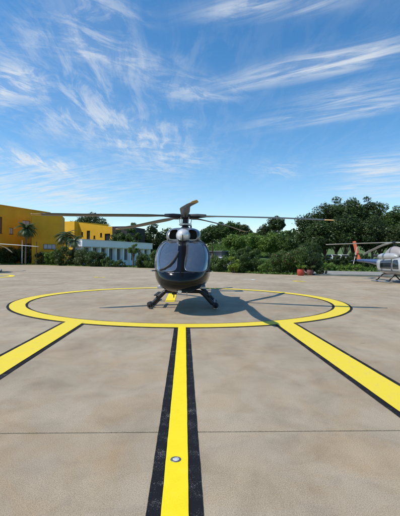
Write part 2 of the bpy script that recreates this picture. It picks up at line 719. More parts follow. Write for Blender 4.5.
def strip(name, a0, a1, b0, b1, z, m, parent, n=1, jag=0.0):
    k = max(1, int((b1 - b0) / 0.06)) if jag else n
    vs = []

    def wob(b, ph):
        return jag * (0.6 * math.sin(b * 5.3 + ph) + 0.5 * math.sin(b * 13.7 + ph * 2.1) + 0.35 * math.sin(b * 31.0 + ph * 3.7))
    for i in range(k + 1):
        b = b0 + (b1 - b0) * i / k
        vs += [(a0 + wob(b, a0 * 9), b, z), (a1 + wob(b, a1 * 7 + 2), b, z)]
    fs = [(2 * i, 2 * i + 1, 2 * i + 3, 2 * i + 2) for i in range(k)]
    return MB().add(vs, fs).build(name, m, parent)


def marking(name, label):
    o = empty(name, (0, 0, 0), label, 'marking', rz=-HEAD)
    return o


cc = to_ab(-0.73, 16.69)
CR_O, CR_I = 6.80, 6.26


def ring(name, r0, r1, z, m, parent, c=cc, n=128, a0=0, a1=2 * PI, jag=0.0, sx=1.0):
    rng = random.Random(int(r0 * 100))
    vs, fs = [], []
    for k in range(n + 1):
        t = a0 + (a1 - a0) * k / n
        for r in (r0, r1):
            rr = r + rng.uniform(-jag, jag)
            vs.append((c[0] + rr * math.cos(t) * sx, c[1] + rr * math.sin(t), z))
    fs = [(2 * k, 2 * k + 1, 2 * k + 3, 2 * k + 2) for k in range(n)]
    return MB().add(vs, fs).build(name, m, parent)


circ = marking('circle_marking', 'large yellow painted circle around the black helicopter')
ring('yellow_band', CR_I, CR_O, 0.012, M_YELC, circ, jag=0.006)
ring('black_edge', CR_O - 0.01, CR_O + 0.085, 0.004, M_BLK, circ, jag=0.008)
ring('black_edge', CR_I - 0.085, CR_I + 0.01, 0.004, M_BLK, circ, jag=0.008)


def line_marking(name, label, a_c, w, bw, b0, b1, ym=M_YELC):
    o = marking(name, label)
    strip('yellow_band', a_c - w / 2, a_c + w / 2, b0, b1 + 0.12, 0.016, ym, o, jag=0.0012)
    strip('black_edge', a_c - w / 2 - bw, a_c - w / 2 + 0.012, b0, b1 - 0.02, 0.008, M_BLK, o, jag=0.0018)
    strip('black_edge', a_c + w / 2 - 0.012, a_c + w / 2 + bw, b0, b1 - 0.02, 0.008, M_BLK, o, jag=0.0018)
    return o


def line_a(pa, pb):
    qa, qb = to_ab(*on_ground(*pa)), to_ab(*on_ground(*pb))
    return (qa[0] + qb[0]) / 2


aL = (line_a((0, 358.7), (62, 323.5)), line_a((0, 373.7), (82, 325)))
aR = (line_a((400, 387.6), (295, 324.5)), line_a((400, 412.4), (278.5, 326)))
aC = (line_a((162, 516), (177.5, 332)), line_a((190, 516), (185.5, 332)))


def b_at(a):
    return cc[1] - math.sqrt(CR_O ** 2 - (a - cc[0]) ** 2)


mL, mR, mC = sum(aL) / 2, sum(aR) / 2, sum(aC) / 2
line_marking('side_line', 'wide yellow painted line entering the circle at the left', mL, abs(aL[1] - aL[0]), 0.085, -8, b_at(mL))
line_marking('side_line', 'wide yellow painted line running off to the right of the circle', mR, abs(aR[1] - aR[0]), 0.085, -8, b_at(mR))
line_marking('centre_line', 'narrow yellow painted centre line with thick black edges', mC, abs(aC[1] - aC[0]), 0.105, -8, b_at(mC), M_YEL)
# markings beyond the pad
iw = marking('inner_line', 'short yellow painted bar under the black helicopter')
p = to_ab(*on_ground(171.5, 297))
strip('yellow_band', p[0] - 0.2, p[0] + 0.2, p[1] - 2.0, p[1] + 2.6, 0.012, M_YEL, iw)


def small_mark(px, py, rr, m, label, name='small_ring_marking', a0=0.0, a1=2 * PI):
    o = marking(name, label)
    c = to_ab(*on_ground(px, py))
    ring('painted_band', rr * 0.5, rr, 0.012, m, o, c=c, n=28, a0=a0, a1=a1, jag=0.02)


small_mark(99.5, 277.3, 0.52, M_YEL, 'small yellow ring painted on the apron behind the circle at left', a0=2.2, a1=7.2)
small_mark(300, 281.3, 0.6, M_YEL, 'small yellow ring painted on the apron near the red pot', a0=0.4, a1=5.4)
small_mark(248.5, 279.6, 0.6, M_WHT, 'small white ring painted on the apron behind the circle', a0=-1.0, a1=2.4)
lb = marking('far_pad_circle', 'part of another yellow painted circle at the far left')
pc = to_ab(*on_ground(-47, 276.5))
ring('painted_band', 4.4, 4.85, 0.012, M_YEL, lb, c=pc, n=72)

# inset light on the centre line
lx, ly = on_ground(175.8, 461)
il = empty('inset_light', (lx, ly, 0.016), 'round steel inset light set in the yellow centre line', 'light')
MB().lathe([(0.0, 0.0), (0.049, 0.0), (0.047, 0.003), (0.044, 0.0045), (0.034, 0.0048), (0.032, 0.003), (0, 0.003)], 28).build('steel_ring', mat('worn_steel', (0.16, 0.15, 0.14), 0.5, metal=0.6, var=0.3, scale=60), il, smooth=True)
MB().lathe([(0.0, 0.0031), (0.028, 0.0031), (0.024, 0.0042), (0.012, 0.0048), (0.0, 0.005)], 24).build('lens', M_LENS, il, smooth=True)
for k in range(3):
    MB().box(-0.022, 0.022, -0.0025 + (k - 1) * 0.013, 0.0025 + (k - 1) * 0.013, 0.0045, 0.0058).build('lens_bar', M_STEEL, il)

# pavement and kerb at the right edge
pv = MB()
PAVE = [(13.6, 44.6), (30, 43.2), (60, 41.0), (60, 53), (30, 56), (19.5, 60.0), (13.5, 58.0)]
pv.prism(PAVE, 'z', -0.05, 0.10)
pav = pv.build('pavement', M_PAVE, kind='structure', bevel=0.02)
kb = [(13.35, 44.30), (30, 42.87), (60, 40.66)]
km = MB()
for (xa, ya), (xb, yb) in zip(kb, kb[1:]):
    d = Vector((xb - xa, yb - ya, 0))
    n = int(d.length / 1.0)
    for i in range(n):
        q = Vector((xa, ya, 0)) + d * (i / n)
        Mx = Matrix.Translation(q) @ Matrix.Rotation(math.atan2(d.y, d.x), 4, 'Z')
        o = MB().box(0.006, d.length / n - 0.006, 0.0, 0.2, -0.05, 0.13, Mx).build('kerb_stone', M_PAVE, pav)

# ---------------------------------------------------------------- helicopters


def lerp_sections(secs, step=0.09):
    """smooth (Catmull-Rom) interpolation of rows (s, bottom, top, half_width, exponent)"""
    out = []
    for i in range(len(secs) - 1):
        p0, p1, p2, p3 = secs[max(i - 1, 0)], secs[i], secs[i + 1], secs[min(i + 2, len(secs) - 1)]
        n = max(2, int((p2[0] - p1[0]) / step))
        for k in range(n):
            t = k / n
            row = []
            for c in range(len(p1)):
                if c == 0:
                    row.append(p1[0] + (p2[0] - p1[0]) * t)
                    continue
                h = p2[0] - p1[0]
                m1 = (p2[c] - p0[c]) / max(1e-6, p2[0] - p0[0]) * h
                m2 = (p3[c] - p1[c]) / max(1e-6, p3[0] - p1[0]) * h
                t2, t3 = t * t, t * t * t
                row.append((2 * t3 - 3 * t2 + 1) * p1[c] + (t3 - 2 * t2 + t) * m1 + (-2 * t3 + 3 * t2) * p2[c] + (t3 - t2) * m2)
            out.append(tuple(row))
    out.append(secs[-1])
    return out


def sec_rings(rows, y_off, n=56, inset=0.0, xc=0.0):
    rings = []
    for s, b, t, hw, e in rows:
        zc, hh = (b + t) / 2, max(0.01, (t - b) / 2 - inset)
        w = max(0.01, hw - inset)
        ring = []
        for k in range(n):
            a = 2 * PI * k / n
            ca, sa = math.cos(a), math.sin(a)
            ring.append((xc + w * math.copysign(abs(ca) ** (2 / e), ca), s + y_off, zc + hh * math.copysign(abs(sa) ** (2 / e), sa)))
        rings.append(ring)
    return rings


def shell_mesh(rows, y_off, o_in, i_in, s0, s1):
    mb = MB()
    mb.rings(sec_rings(rows, y_off, inset=o_in))
    inner = [r for r in rows if s0 <= r[0] <= s1]
    mb2 = MB().rings(sec_rings(inner, y_off, inset=i_in))
    a = mb.mesh('a')
    b = mb2.mesh('b')
    return boolean(a, b, 'DIFFERENCE')


def rounded(poly, r=0.08, n=5):
    out = []
    N = len(poly)
    for i in range(N):
        p, a, b = Vector(poly[i]), Vector(poly[i - 1]), Vector(poly[(i + 1) % N])
        ra = min(r, (a - p).length * 0.45)
        rb = min(r, (b - p).length * 0.45)
        A, B = p + (a - p).normalized() * ra, p + (b - p).normalized() * rb
        for k in range(n + 1):
            t = k / n
            q = A * (1 - t) ** 2 + p * 2 * t * (1 - t) + B * t * t
            out.append((q.x, q.y))
    return out


def blade_mesh(r0, r1, root_w, chord, thick, droop, pitch, sweep=0.12, part='blade', n=26):
    """along local -Y, leading edge towards +X"""
    rings = []
    for i in range(n + 1):
        t = i / n
        r = r0 + (r1 - r0) * t
        g = smooth01(0.0, 0.22, (r - 0.5) / 5.0)
        c = root_w + (chord - root_w) * g
        th = 0.085 + (thick - 0.085) * g
        tipf = smooth01(5.05, 5.6, r)
        c *= 1 - 0.5 * tipf
        z = -droop * (r / 5.4) ** (2.0 if droop > 0.5 else 1.25)
        xo = sweep * 2.1 * smooth01(3.4, 5.7, r)
        pa = pitch * (0.25 + 0.75 * g)
        ring = []
        for (u, w) in ((0.5, 0.0), (0.42, 0.38), (0.22, 0.56), (-0.1, 0.42), (-0.5, 0.04), (-0.5, -0.04), (-0.1, -0.36), (0.22, -0.44), (0.42, -0.3)):
            x, zz_ = u * c, w * th
            ring.append((xo + x * math.cos(pa) - zz_ * math.sin(pa), -r, z + x * math.sin(pa) + zz_ * math.cos(pa)))
        rings.append(ring)
    return MB().rings(rings).mesh(part)


def make_black_helicopter(loc, rz):
    H = empty('helicopter', loc, 'glossy black helicopter facing the viewer inside the yellow circle', 'helicopter', rz=rz)
    Y0 = -3.4
    S = [(0.0, 1.00, 1.12, 0.05, 2.0), (0.07, 0.87, 1.28, 0.30, 2.1), (0.22, 0.79, 1.42, 0.50, 2.3), (0.5, 0.71, 1.62, 0.70, 2.5),
         (0.9, 0.71, 1.98, 0.86, 2.7), (1.3, 0.70, 2.28, 0.935, 2.9), (1.75, 0.695, 2.48, 0.965, 3.1), (2.3, 0.67, 2.55, 0.97, 3.1),
         (3.4, 0.67, 2.56, 0.965, 3.1), (4.3, 0.68, 2.52, 0.94, 3.0), (4.9, 0.76, 2.48, 0.86, 2.8), (5.5, 1.08, 2.43, 0.68, 2.5),
         (6.1, 1.46, 2.37, 0.44, 2.3), (6.8, 1.70, 2.32, 0.29, 2.1), (8.0, 1.82, 2.30, 0.22, 2.0), (10.2, 1.93, 2.30, 0.17, 2.0), (10.6, 1.95, 2.28, 0.15, 2.0)]
    rows = lerp_sections(S)
    # openings
    ws = [(0.125, 1.40), (0.46, 1.375), (0.74, 1.375), (0.905, 1.47), (0.93, 1.80), (0.885, 2.13), (0.75, 2.38), (0.46, 2.46), (0.14, 2.45)]
    wr = rounded(ws, 0.16, 6)
    side = [rounded([(Y0 + 1.75, 1.42), (Y0 + 2.75, 1.42), (Y0 + 2.75, 2.20), (Y0 + 2.0, 2.20), (Y0 + 1.80, 1.95)], 0.12),
            rounded([(Y0 + 2.92, 1.42), (Y0 + 4.25, 1.42), (Y0 + 4.25, 2.20), (Y0 + 2.92, 2.20)], 0.14)]
    cuts = MB()
    cuts.prism(wr, 'y', Y0 - 0.3, Y0 + 1.72)
    cuts.prism([(-a, b) for a, b in wr], 'y', Y0 - 0.3, Y0 + 1.72)
    for sd in side:
        cuts.prism(sd, 'x', 0.7, 1.2)
        cuts.prism(sd, 'x', -1.2, -0.7)
    hull = shell_mesh(rows, Y0, 0.0, 0.045, 0.25, 4.4)
    hull = boolean(hull, cuts.mesh('c'), 'DIFFERENCE')
    link_mesh('fuselage', hull, M_HBLACK, H, smooth=30)

    def glass(poly, axis, a, b, name):
        g = shell_mesh([r for r in rows if r[0] < 4.9], Y0, 0.010, 0.018, 0.1, 4.6)
        c = MB().prism(poly, axis, a, b).mesh('g')
        return link_mesh(name, boolean(g, c, 'INTERSECT'), M_GLASS, H, smooth=30)
    glass(wr, 'y', Y0 - 0.3, Y0 + 1.72, 'windscreen')
    glass([(-a, b) for a, b in wr], 'y', Y0 - 0.3, Y0 + 1.72, 'windscreen')
    for sd in side:
        glass(sd, 'x', 0.7, 1.2, 'side_window')
        glass(sd, 'x', -1.2, -0.7, 'side_window')
    from mathutils.bvhtree import BVHTree
    skin = MB().rings(sec_rings(rows, Y0))
    bvh = BVHTree.FromPolygons(skin.v, skin.f)

    def front(x, z, off=0.02):
        hit = bvh.ray_cast(Vector((x, Y0 - 2, z)), Vector((0, 1, 0)))
        return hit[0] + hit[1].normalized() * (off if hit[1].y < 0 else -off)
    for sgn in (-1, 1):
        rim = [front(sgn * a, b, 0.004) for a, b in wr]
        MB().tube(rim + rim[:1], 0.013, 8, cap=False).build('window_rim', M_SEAL, H, smooth=True)
        seam = [front(sgn * x, 1.335 + 0.02 * (1 - x), 0.001) for x in (0.02, 0.2, 0.4, 0.6, 0.75, 0.85)]
        MB().tube(seam, 0.006, 6).build('nose_seam', M_SEAL, H)
        for sy in (1.62, 2.84, 4.36):
            line = []
            for zz_ in [0.95 + 0.08 * k for k in range(18)]:
                hit = bvh.ray_cast(Vector((sgn * 3, Y0 + sy, zz_)), Vector((-sgn, 0, 0)))
                line.append(hit[0] + Vector((sgn * 0.001, 0, 0)))
            MB().tube(line, 0.007, 6).build('door_seam', M_SEAL, H)
        MB().box(sgn * 0.955, sgn * 0.99, Y0 + 2.55, Y0 + 2.72, 1.28, 1.31).build('door_handle', M_STEEL, H)
    # cabin inside
    MB().box(-0.8, 0.8, Y0 + 0.9, Y0 + 4.2, 0.80, 0.86).build('cabin_floor', M_INT, H)
    MB().box(-0.78, 0.78, Y0 + 4.15, Y0 + 4.2, 0.87, 2.3).build('rear_bulkhead', M_INT, H)
    ip = MB().prism([(Y0 + 0.82, 1.0), (Y0 + 1.0, 1.0), (Y0 + 1.08, 1.36), (Y0 + 0.72, 1.36), (Y0 + 0.66, 1.28)], 'x', -0.46, 0.46)
    ipo = ip.build('instrument_panel', M_MATTE, H, bevel=0.02)
    for xx in (-0.4, 0.08):
        MB().box(xx, xx + 0.32, Y0 + 1.05, Y0 + 1.085, 1.10, 1.30).build('display', M_DGLASS, ipo)
    for sgn in (-1, 1):
        st = empty('tmp', (0, 0, 0), '', '')
        bpy.data.objects.remove(st)
        c = sgn * 0.42
        so = MB().box(c - 0.23, c + 0.23, Y0 + 1.45, Y0 + 1.95, 1.08, 1.2).build('seat', M_SEAT, H, bevel=0.04)
        Mx = Matrix.Translation((c, Y0 + 1.93, 1.15)) @ Matrix.Rotation(R(-12), 4, 'X')
        MB().box(-0.23, 0.23, -0.05, 0.07, 0.0, 0.68, Mx).build('seat_back', M_SEAT, so, bevel=0.04)
        MB().box(-0.13, 0.13, -0.05, 0.05, 0.70, 0.90, Mx).build('headrest', M_SEAT, so, bevel=0.04)
        MB().box(c - 0.16, c + 0.16, Y0 + 1.5, Y0 + 1.9, 0.86, 1.08).build('seat_base', M_MATTE, so)
        stick = MB().tube([(c, Y0 + 1.38, 0.86), (c, Y0 + 1.36, 1.1), (c, Y0 + 1.26, 1.32)], 0.017, 8)
        stick.build('control_stick', M_MATTE, H)
    # engine cowling with the two intakes
    CW = [(1.62, 2.40, 2.62, 0.50, 2.6), (1.72, 2.36, 2.78, 0.585, 2.8), (1.95, 2.33, 2.885, 0.615, 3.0), (2.6, 2.3, 2.95, 0.63, 3.0), (3.6, 2.3, 2.98, 0.64, 3.0),
          (4.6, 2.28, 2.9, 0.62, 2.8), (5.4, 2.25, 2.72, 0.5, 2.5), (6.2, 2.2, 2.5, 0.3, 2.2), (6.7, 2.2, 2.36, 0.14, 2.0)]
    crow = lerp_sections(CW)
    cow = MB().rings(sec_rings(crow, Y0, n=44)).mesh('cow')
    ic = MB()
    inl = rounded([(0.20, 2.47), (0.475, 2.47), (0.50, 2.62), (0.44, 2.80), (0.20, 2.83)], 0.07)
    ic.prism(inl, 'y', Y0 + 1.2, Y0 + 2.3)
    ic.prism([(-a, b) for a, b in inl], 'y', Y0 + 1.2, Y0 + 2.3)
    link_mesh('engine_cowling', boolean(cow, ic.mesh('i'), 'DIFFERENCE'), M_HGREY, H, smooth=30)
    for sgn in (-1, 1):
        MB().prism([(sgn * a * 0.995, b) for a, b in inl], 'y', Y0 + 2.18, Y0 + 2.22).build('air_intake', M_RUB, H)
        ex = MB().tube([(sgn * 0.40, Y0 + 4.9, 2.62), (sgn * 0.42, Y0 + 5.4, 2.64), (sgn * 0.47, Y0 + 5.8, 2.66)], [0.17, 0.17, 0.18], 16)
        ex.build('exhaust_pipe', M_MATTE, H, smooth=True)
    dm = MB().ellipsoid((0, Y0 + 1.80, 2.60), (0.262, 0.42, 0.25), 28, 18)
    dm.build('roof_dome', M_DOME, H, smooth=60)
    # centre post details
    sweep = [(-0.10, 2.02), (-0.16, 1.86), (-0.25, 1.70), (-0.37, 1.56), (-0.52, 1.46), (-0.68, 1.41)]
    MB().tube([front(a, b, 0.0) for a, b in sweep], [0.03, 0.045, 0.05, 0.055, 0.05, 0.035], 10).build('sweep_bar', M_RUB, H, smooth=True)  # thick black bar curving from the centre post down across one windscreen
    wc = MB().prism([(Y0 + 1.42, 2.30), (Y0 + 1.50, 2.30), (Y0 + 1.40, 2.62), (Y0 + 1.36, 2.62)], 'x', -0.012, 0.012)
    wc.build('wire_cutter', M_MATTE, H)
    # pitot tubes and small things under the nose
    for sgn in (-1, 1):
        MB().tube([(sgn * 0.91, Y0 + 1.35, 1.36), (sgn * 1.0, Y0 + 1.3, 1.37), (sgn * 1.02, Y0 + 1.0, 1.37)], 0.022, 8).build('pitot_tube', M_STEEL, H)
    ll = MB().lathe([(0, -0.03), (0.085, -0.03), (0.085, 0.03), (0.075, 0.045), (0, 0.05)], 20, Matrix.Translation((-0.02, Y0 + 0.33, 0.76)) @ Matrix.Rotation(R(110), 4, 'X'))
    lo = ll.build('landing_light', M_MATTE, H, smooth=True)
    MB().lathe([(0, 0.051), (0.066, 0.051), (0.05, 0.06), (0, 0.065)], 20, Matrix.Translation((-0.02, Y0 + 0.33, 0.76)) @ Matrix.Rotation(R(110), 4, 'X')).build('lens', M_LENS, lo, smooth=True)
    an = MB().prism([(Y0 + 1.1, 0.66), (Y0 + 1.3, 0.66), (Y0 + 1.26, 0.46), (Y0 + 1.18, 0.46)], 'x', -0.28, -0.255)
    an.build('belly_antenna', M_MATTE, H)
    MB().box(-0.36, -0.2, Y0 + 1.5, Y0 + 1.8, 0.53, 0.65).build('camera_mount', M_MATTE, H, bevel=0.02)
    MB().tube([(0.16, Y0 + 1.6, 0.66), (0.16, Y0 + 1.62, 0.46)], 0.012, 6).build('drain_tube', M_STEEL, H)
    # tail: fin with shrouded fan and stabiliser
    fin = MB().prism([(Y0 + 9.6, 2.2), (Y0 + 10.75, 2.25), (Y0 + 11.75, 3.75), (Y0 + 11.25, 3.8), (Y0 + 10.5, 2.75)], 'x', -0.05, 0.05)
    fin.build('tail_fin', M_HBLACK, H, bevel=0.03)
    fm = MB()
    Mx = Matrix.Translation((0, Y0 + 10.75, 1.95)) @ Matrix.Rotation(R(90), 4, 'Y')
    fm.lathe([(0.52, -0.13), (0.66, -0.10), (0.70, 0), (0.66, 0.10), (0.52, 0.13), (0.50, 0), (0.52, -0.13)], 40, Mx, cap=False)
    sh = fm.build('fan_shroud', M_HBLACK, H, smooth=True)
    for k in range(10):
        Mk = Mx @ Matrix.Rotation(2 * PI * k / 10, 4, 'Z') @ Matrix.Rotation(R(25), 4, 'X')
        MB().box(0.08, 0.49, -0.04, 0.04, -0.008, 0.008, Mk).build('fan_blade', M_STEEL, sh)
    MB().lathe([(0, -0.06), (0.1, -0.05), (0.1, 0.05), (0, 0.06)], 16, Mx).build('fan_hub', M_MATTE, sh, smooth=True)
    for sgn in (-1, 1):
        MB().box(min(sgn * .15, sgn * 1.25), max(sgn * .15, sgn * 1.25), Y0 + 9.0, Y0 + 9.5, 2.1, 2.15).build('stabiliser', M_HBLACK, H, bevel=0.015)
        MB().box(sgn * 1.27 - 0.025, sgn * 1.27 + 0.025, Y0 + 8.85, Y0 + 9.65, 1.85, 2.5).build('end_plate', M_HBLACK, H, bevel=0.015)
    # landing gear
    for sgn in (-1, 1):
        X = sgn * 1.19
        pts = [(X - sgn * 0.01, Y0 + 1.62, 0.20), (X, Y0 + 1.75, 0.10), (X, Y0 + 1.95, 0.065), (X, Y0 + 4.9, 0.065), (X, Y0 + 5.1, 0.09)]
        sk = MB().tube(pts, 0.062, 14).build('skid', M_MATTE, H, smooth=True)
        MB().lathe([(0.065, -0.13), (0.10, -0.12), (0.105, 0.12), (0.065, 0.13)], 14, Matrix.Translation((X, Y0 + 2.15, 0.11)) @ Matrix.Rotation(R(90), 4, 'X')).build('clamp', M_RUB, sk, smooth=True)
        MB().box(X - 0.15, X + 0.15, Y0 + 4.35, Y0 + 4.8, 0.004, 0.02).build('bear_paw', M_RUB, sk)
        MB().box(X - 0.075, X + 0.075, Y0 + 1.9, Y0 + 2.5, 0.0, 0.03).build('wear_shoe', M_STEEL, sk)
        stp = MB().box(sgn * 0.99 - 0.055, sgn * 0.99 + 0.055, Y0 + 1.95, Y0 + 3.3, 0.44, 0.475).build('boarding_step', M_RUB, H, bevel=0.01)
        for yy in (2.12, 3.1):
            MB().tube([(sgn * 0.99, Y0 + yy, 0.45), (sgn * 0.93, Y0 + yy, 0.36)], 0.018, 6).build('step_bracket', M_MATTE, stp)
    for yy in (2.15, 4.2):
        arc = []
        for k in range(25):
            t = -1 + 2 * k / 24
            a = abs(t)
            x = t * 1.18
            z = 0.60 - 0.02 * a - 0.50 * smooth01(0.50, 1.06, a)
            arc.append((x, Y0 + yy, z))
        MB().tube(arc, 0.062, 14).build('cross_tube', M_MATTE, H, smooth=True)
        for sgn in (-1, 1):
            fr = [(p[0], p[1], p[2]) for p in arc if 0.60 < p[0] * sgn < 1.13]
            MB().tube(fr, 0.078, 12, flat=1.0).build('tube_fairing', M_RUB, H, smooth=True)
    # rotor
    HZ = 3.47
    mast = MB().lathe([(0.20, 2.93), (0.17, 3.02), (0.12, 3.08), (0.11, 3.40)], 20).build('rotor_mast', M_MATTE, H, smooth=True)
    MB().lathe([(0.21, 3.10), (0.25, 3.12), (0.25, 3.16), (0.17, 3.19)], 24).build('swashplate', M_STEEL, mast, smooth=True)
    hub = MB().lathe([(0.0, HZ - 0.12), (0.16, HZ - 0.11), (0.25, HZ - 0.05), (0.26, HZ + 0.04), (0.18, HZ + 0.09), (0.1, HZ + 0.12), (0, HZ + 0.13)], 26).build('rotor_hub', M_MATTE, H, smooth=True)
    bme = blade_mesh(0.20, 5.28, 0.17, 0.33, 0.05, 0.22, R(11))
    bme.materials.append(M_BLADE)
    bme.shade_smooth()
    tme = blade_mesh(5.28, 5.62, 0.17, 0.33, 0.05, 0.22, R(11), part='blade_tip', n=6)
    tme.materials.append(M_BTIP)
    tme.shade_smooth()
    for k in range(5):
        a = R(2.2) + 2 * PI * k / 5
        b = link_mesh('rotor_blade', bme, None, H)
        b.location = (0, 0, HZ)
        b.rotation_euler = (0, 0, a)
        t = link_mesh('blade_tip', tme, None, b)
        cu = MB().tube([(0, -0.18, 0), (0, -0.5, 0.0), (0.0, -0.85, 0.0)], [0.10, 0.105, 0.07], 12, flat=0.85).build('blade_cuff', M_MATTE, b, smooth=True)
        dx, dy = math.cos(a + 0.55 - PI / 2), math.sin(a + 0.55 - PI / 2)
        MB().tube([(dx * 0.22, dy * 0.22, 3.15), (dx * 0.27, dy * 0.27, HZ - 0.04)], 0.017, 8).build('pitch_link', M_STEEL, hub)
    return H


make_black_helicopter((-0.60, 15.2, 0), R(-0.2))


def make_parked_helicopter(loc, rz, phase, label, body, boom, fin_m, trim, blade_m):
    H = empty('helicopter', loc, label, 'helicopter', rz=rz, group='parked helicopters at the sides of the apron')
    Y0 = -3.6
    S = [(0.0, 0.95, 1.05, 0.05, 2.0), (0.1, 0.82, 1.22, 0.28, 2.1), (0.4, 0.74, 1.45, 0.55, 2.3), (0.9, 0.69, 1.78, 0.76, 2.5), (1.5, 0.66, 2.02, 0.85, 2.7),
         (2.3, 0.66, 2.10, 0.88, 2.9), (4.3, 0.68, 2.08, 0.88, 2.9), (5.0, 0.78, 2.04, 0.80, 2.7), (5.5, 1.0, 2.0, 0.62, 2.4), (5.95, 1.25, 1.98, 0.42, 2.2)]
    rows = lerp_sections(S)
    hull = MB().rings(sec_rings(rows, Y0, n=40)).mesh('h')
    win = [rounded([(Y0 + 1.35, 1.12), (Y0 + 2.25, 1.12), (Y0 + 2.25, 1.86), (Y0 + 1.7, 1.86), (Y0 + 1.42, 1.6)], 0.1),
           rounded([(Y0 + 2.45, 1.12), (Y0 + 4.35, 1.12), (Y0 + 4.35, 1.80), (Y0 + 2.45, 1.86)], 0.14)]
    ws = rounded([(0.06, 1.20), (0.52, 1.18), (0.72, 1.36), (0.74, 1.66), (0.55, 1.88), (0.06, 1.94)], 0.1)
    cut = MB()
    for w in win:
        cut.prism(w, 'x', 0.66, 1.1)
        cut.prism(w, 'x', -1.1, -0.66)
    hull = boolean(hull, cut.mesh('c1'), 'DIFFERENCE')
    c2 = MB()
    for s in (1, -1):
        c2.prism([(s * a, b) for a, b in ws], 'y', Y0 - 0.2, Y0 + 1.25)
    hull = boolean(hull, c2.mesh('c3'), 'DIFFERENCE')
    fo = link_mesh('fuselage', hull, body, H, smooth=30)
    panes = [('side_window', w, 'x', s * 0.66, s * 1.1) for w in win for s in (-1, 1)]
    panes += [('windscreen', [(s * a, b) for a, b in ws], 'y', Y0 - 0.2, Y0 + 1.25) for s in (-1, 1)]
    for nm, poly, ax, e0, e1 in panes:
        g = boolean(MB().rings(sec_rings(rows, Y0, n=40, inset=0.012)).mesh('g'), MB().prism(poly, ax, min(e0, e1), max(e0, e1)).mesh('c'), 'INTERSECT')
        link_mesh(nm, g, M_DGLASS, H, smooth=30)
    for s in (-1, 1):
        MB().box(min(s * .865, s * .89), max(s * .865, s * .89), Y0 + 1.3, Y0 + 4.9, 0.93, 0.985).build('side_stripe', trim, H)
        MB().box(min(s * .86, s * .905), max(s * .86, s * .905), Y0 + 2.31, Y0 + 2.39, 0.99, 1.9).build('door_post', trim, H)
        pod = MB().rings(sec_rings(lerp_sections([(2.0, 2.06, 2.16, 0.06, 2), (2.25, 1.92, 2.34, 0.24, 2.2), (3.0, 1.88, 2.42, 0.30, 2.4), (4.3, 1.88, 2.42, 0.30, 2.4), (4.9, 1.95, 2.34, 0.22, 2.2), (5.2, 2.02, 2.26, 0.14, 2)]), Y0, n=28, xc=s * 0.56))
        pod.build('engine_pod', body, H, smooth=40)
        MB().tube([(s * 0.58, Y0 + 5.0, 2.15), (s * 0.66, Y0 + 5.35, 2.2), (s * 0.8, Y0 + 5.55, 2.24)], 0.13, 14).build('exhaust_pipe', M_MATTE, H, smooth=True)
    MB().rings(sec_rings(lerp_sections([(2.0, 2.05, 2.15, 0.18, 2), (2.35, 2.0, 2.62, 0.32, 2.2), (3.1, 2.0, 2.92, 0.36, 2.3), (3.9, 2.0, 2.95, 0.34, 2.3), (4.7, 2.0, 2.62, 0.28, 2.2), (5.6, 1.95, 2.18, 0.14, 2)]), Y0, n=28)).build('mast_fairing', mat('pale_pink_grey_paint', (0.30, 0.27, 0.265), 0.5), H, smooth=40)
    bm_ = MB().rings(sec_rings([(5.9, 1.27, 1.97, 0.41, 2.2), (6.6, 1.38, 1.94, 0.32, 2.1), (8.0, 1.52, 1.92, 0.23, 2), (10.9, 1.66, 1.92, 0.15, 2)], Y0, n=24))
    bm_.build('tail_boom', boom, H, smooth=40)
    MB().prism([(Y0 + 10.35, 1.8), (Y0 + 11.0, 1.8), (Y0 + 12.2, 3.75), (Y0 + 11.65, 3.78)], 'x', -0.085, 0.085).build('tail_fin', fin_m, H, bevel=0.03)
    for s in (-1, 1):
        MB().box(min(s * .2, s * 1.3), max(s * .2, s * 1.3), Y0 + 9.0, Y0 + 9.45, 1.72, 1.77).build('stabiliser', boom, H, bevel=0.015)
    tr = MB().lathe([(0, 0), (0.08, 0), (0.08, 0.16), (0, 0.18)], 14, Matrix.Translation((-0.26, Y0 + 11.0, 2.25)) @ Matrix.Rotation(R(90), 4, 'Y')).build('tail_rotor_hub', M_MATTE, H, smooth=True)
    for k in range(2):
        Mk = Matrix.Translation((-0.24, Y0 + 11.0, 2.25)) @ Matrix.Rotation(PI * k + 0.5, 4, 'X')
        MB().box(-0.012, 0.012, -0.09, 0.09, 0.08, 0.95, Mk).build('tail_rotor_blade', blade_m, H, bevel=0.004)
    for s in (-1, 1):
        X = s * 1.08
        MB().tube([(X, Y0 + 1.75, 0.28), (X, Y0 + 2.0, 0.12), (X, Y0 + 2.25, 0.07), (X, Y0 + 5.4, 0.07)], 0.06, 12).build('skid', M_STEEL if s < 0 else M_STEEL, H, smooth=True)
        MB().box(X - s * 0.12 - 0.06, X - s * 0.12 + 0.06, Y0 + 2.4, Y0 + 4.6, 0.42, 0.46).build('boarding_step', mat('step_brown', (0.12, 0.06, 0.045), 0.6), H)
    for yy in (2.6, 4.6):
        arc = [(t * 1.08, Y0 + yy, 0.66 - 0.56 * smooth01(0.35, 1.05, abs(t))) for t in [-1 + 2 * k / 20 for k in range(21)]]
        MB().tube(arc, 0.052, 12).build('cross_tube', M_MATTE, H, smooth=True)
    HZ = 3.28
    mast = MB().lathe([(0.15, 2.88), (0.08, 2.98), (0.08, HZ)], 16).build('rotor_mast', M_MATTE, H, smooth=True)
    MB().lathe([(0, HZ - 0.09), (0.22, HZ - 0.07), (0.24, HZ + 0.03), (0.12, HZ + 0.10), (0, HZ + 0.12)], 20).build('rotor_hub', M_MATTE, H, smooth=True)
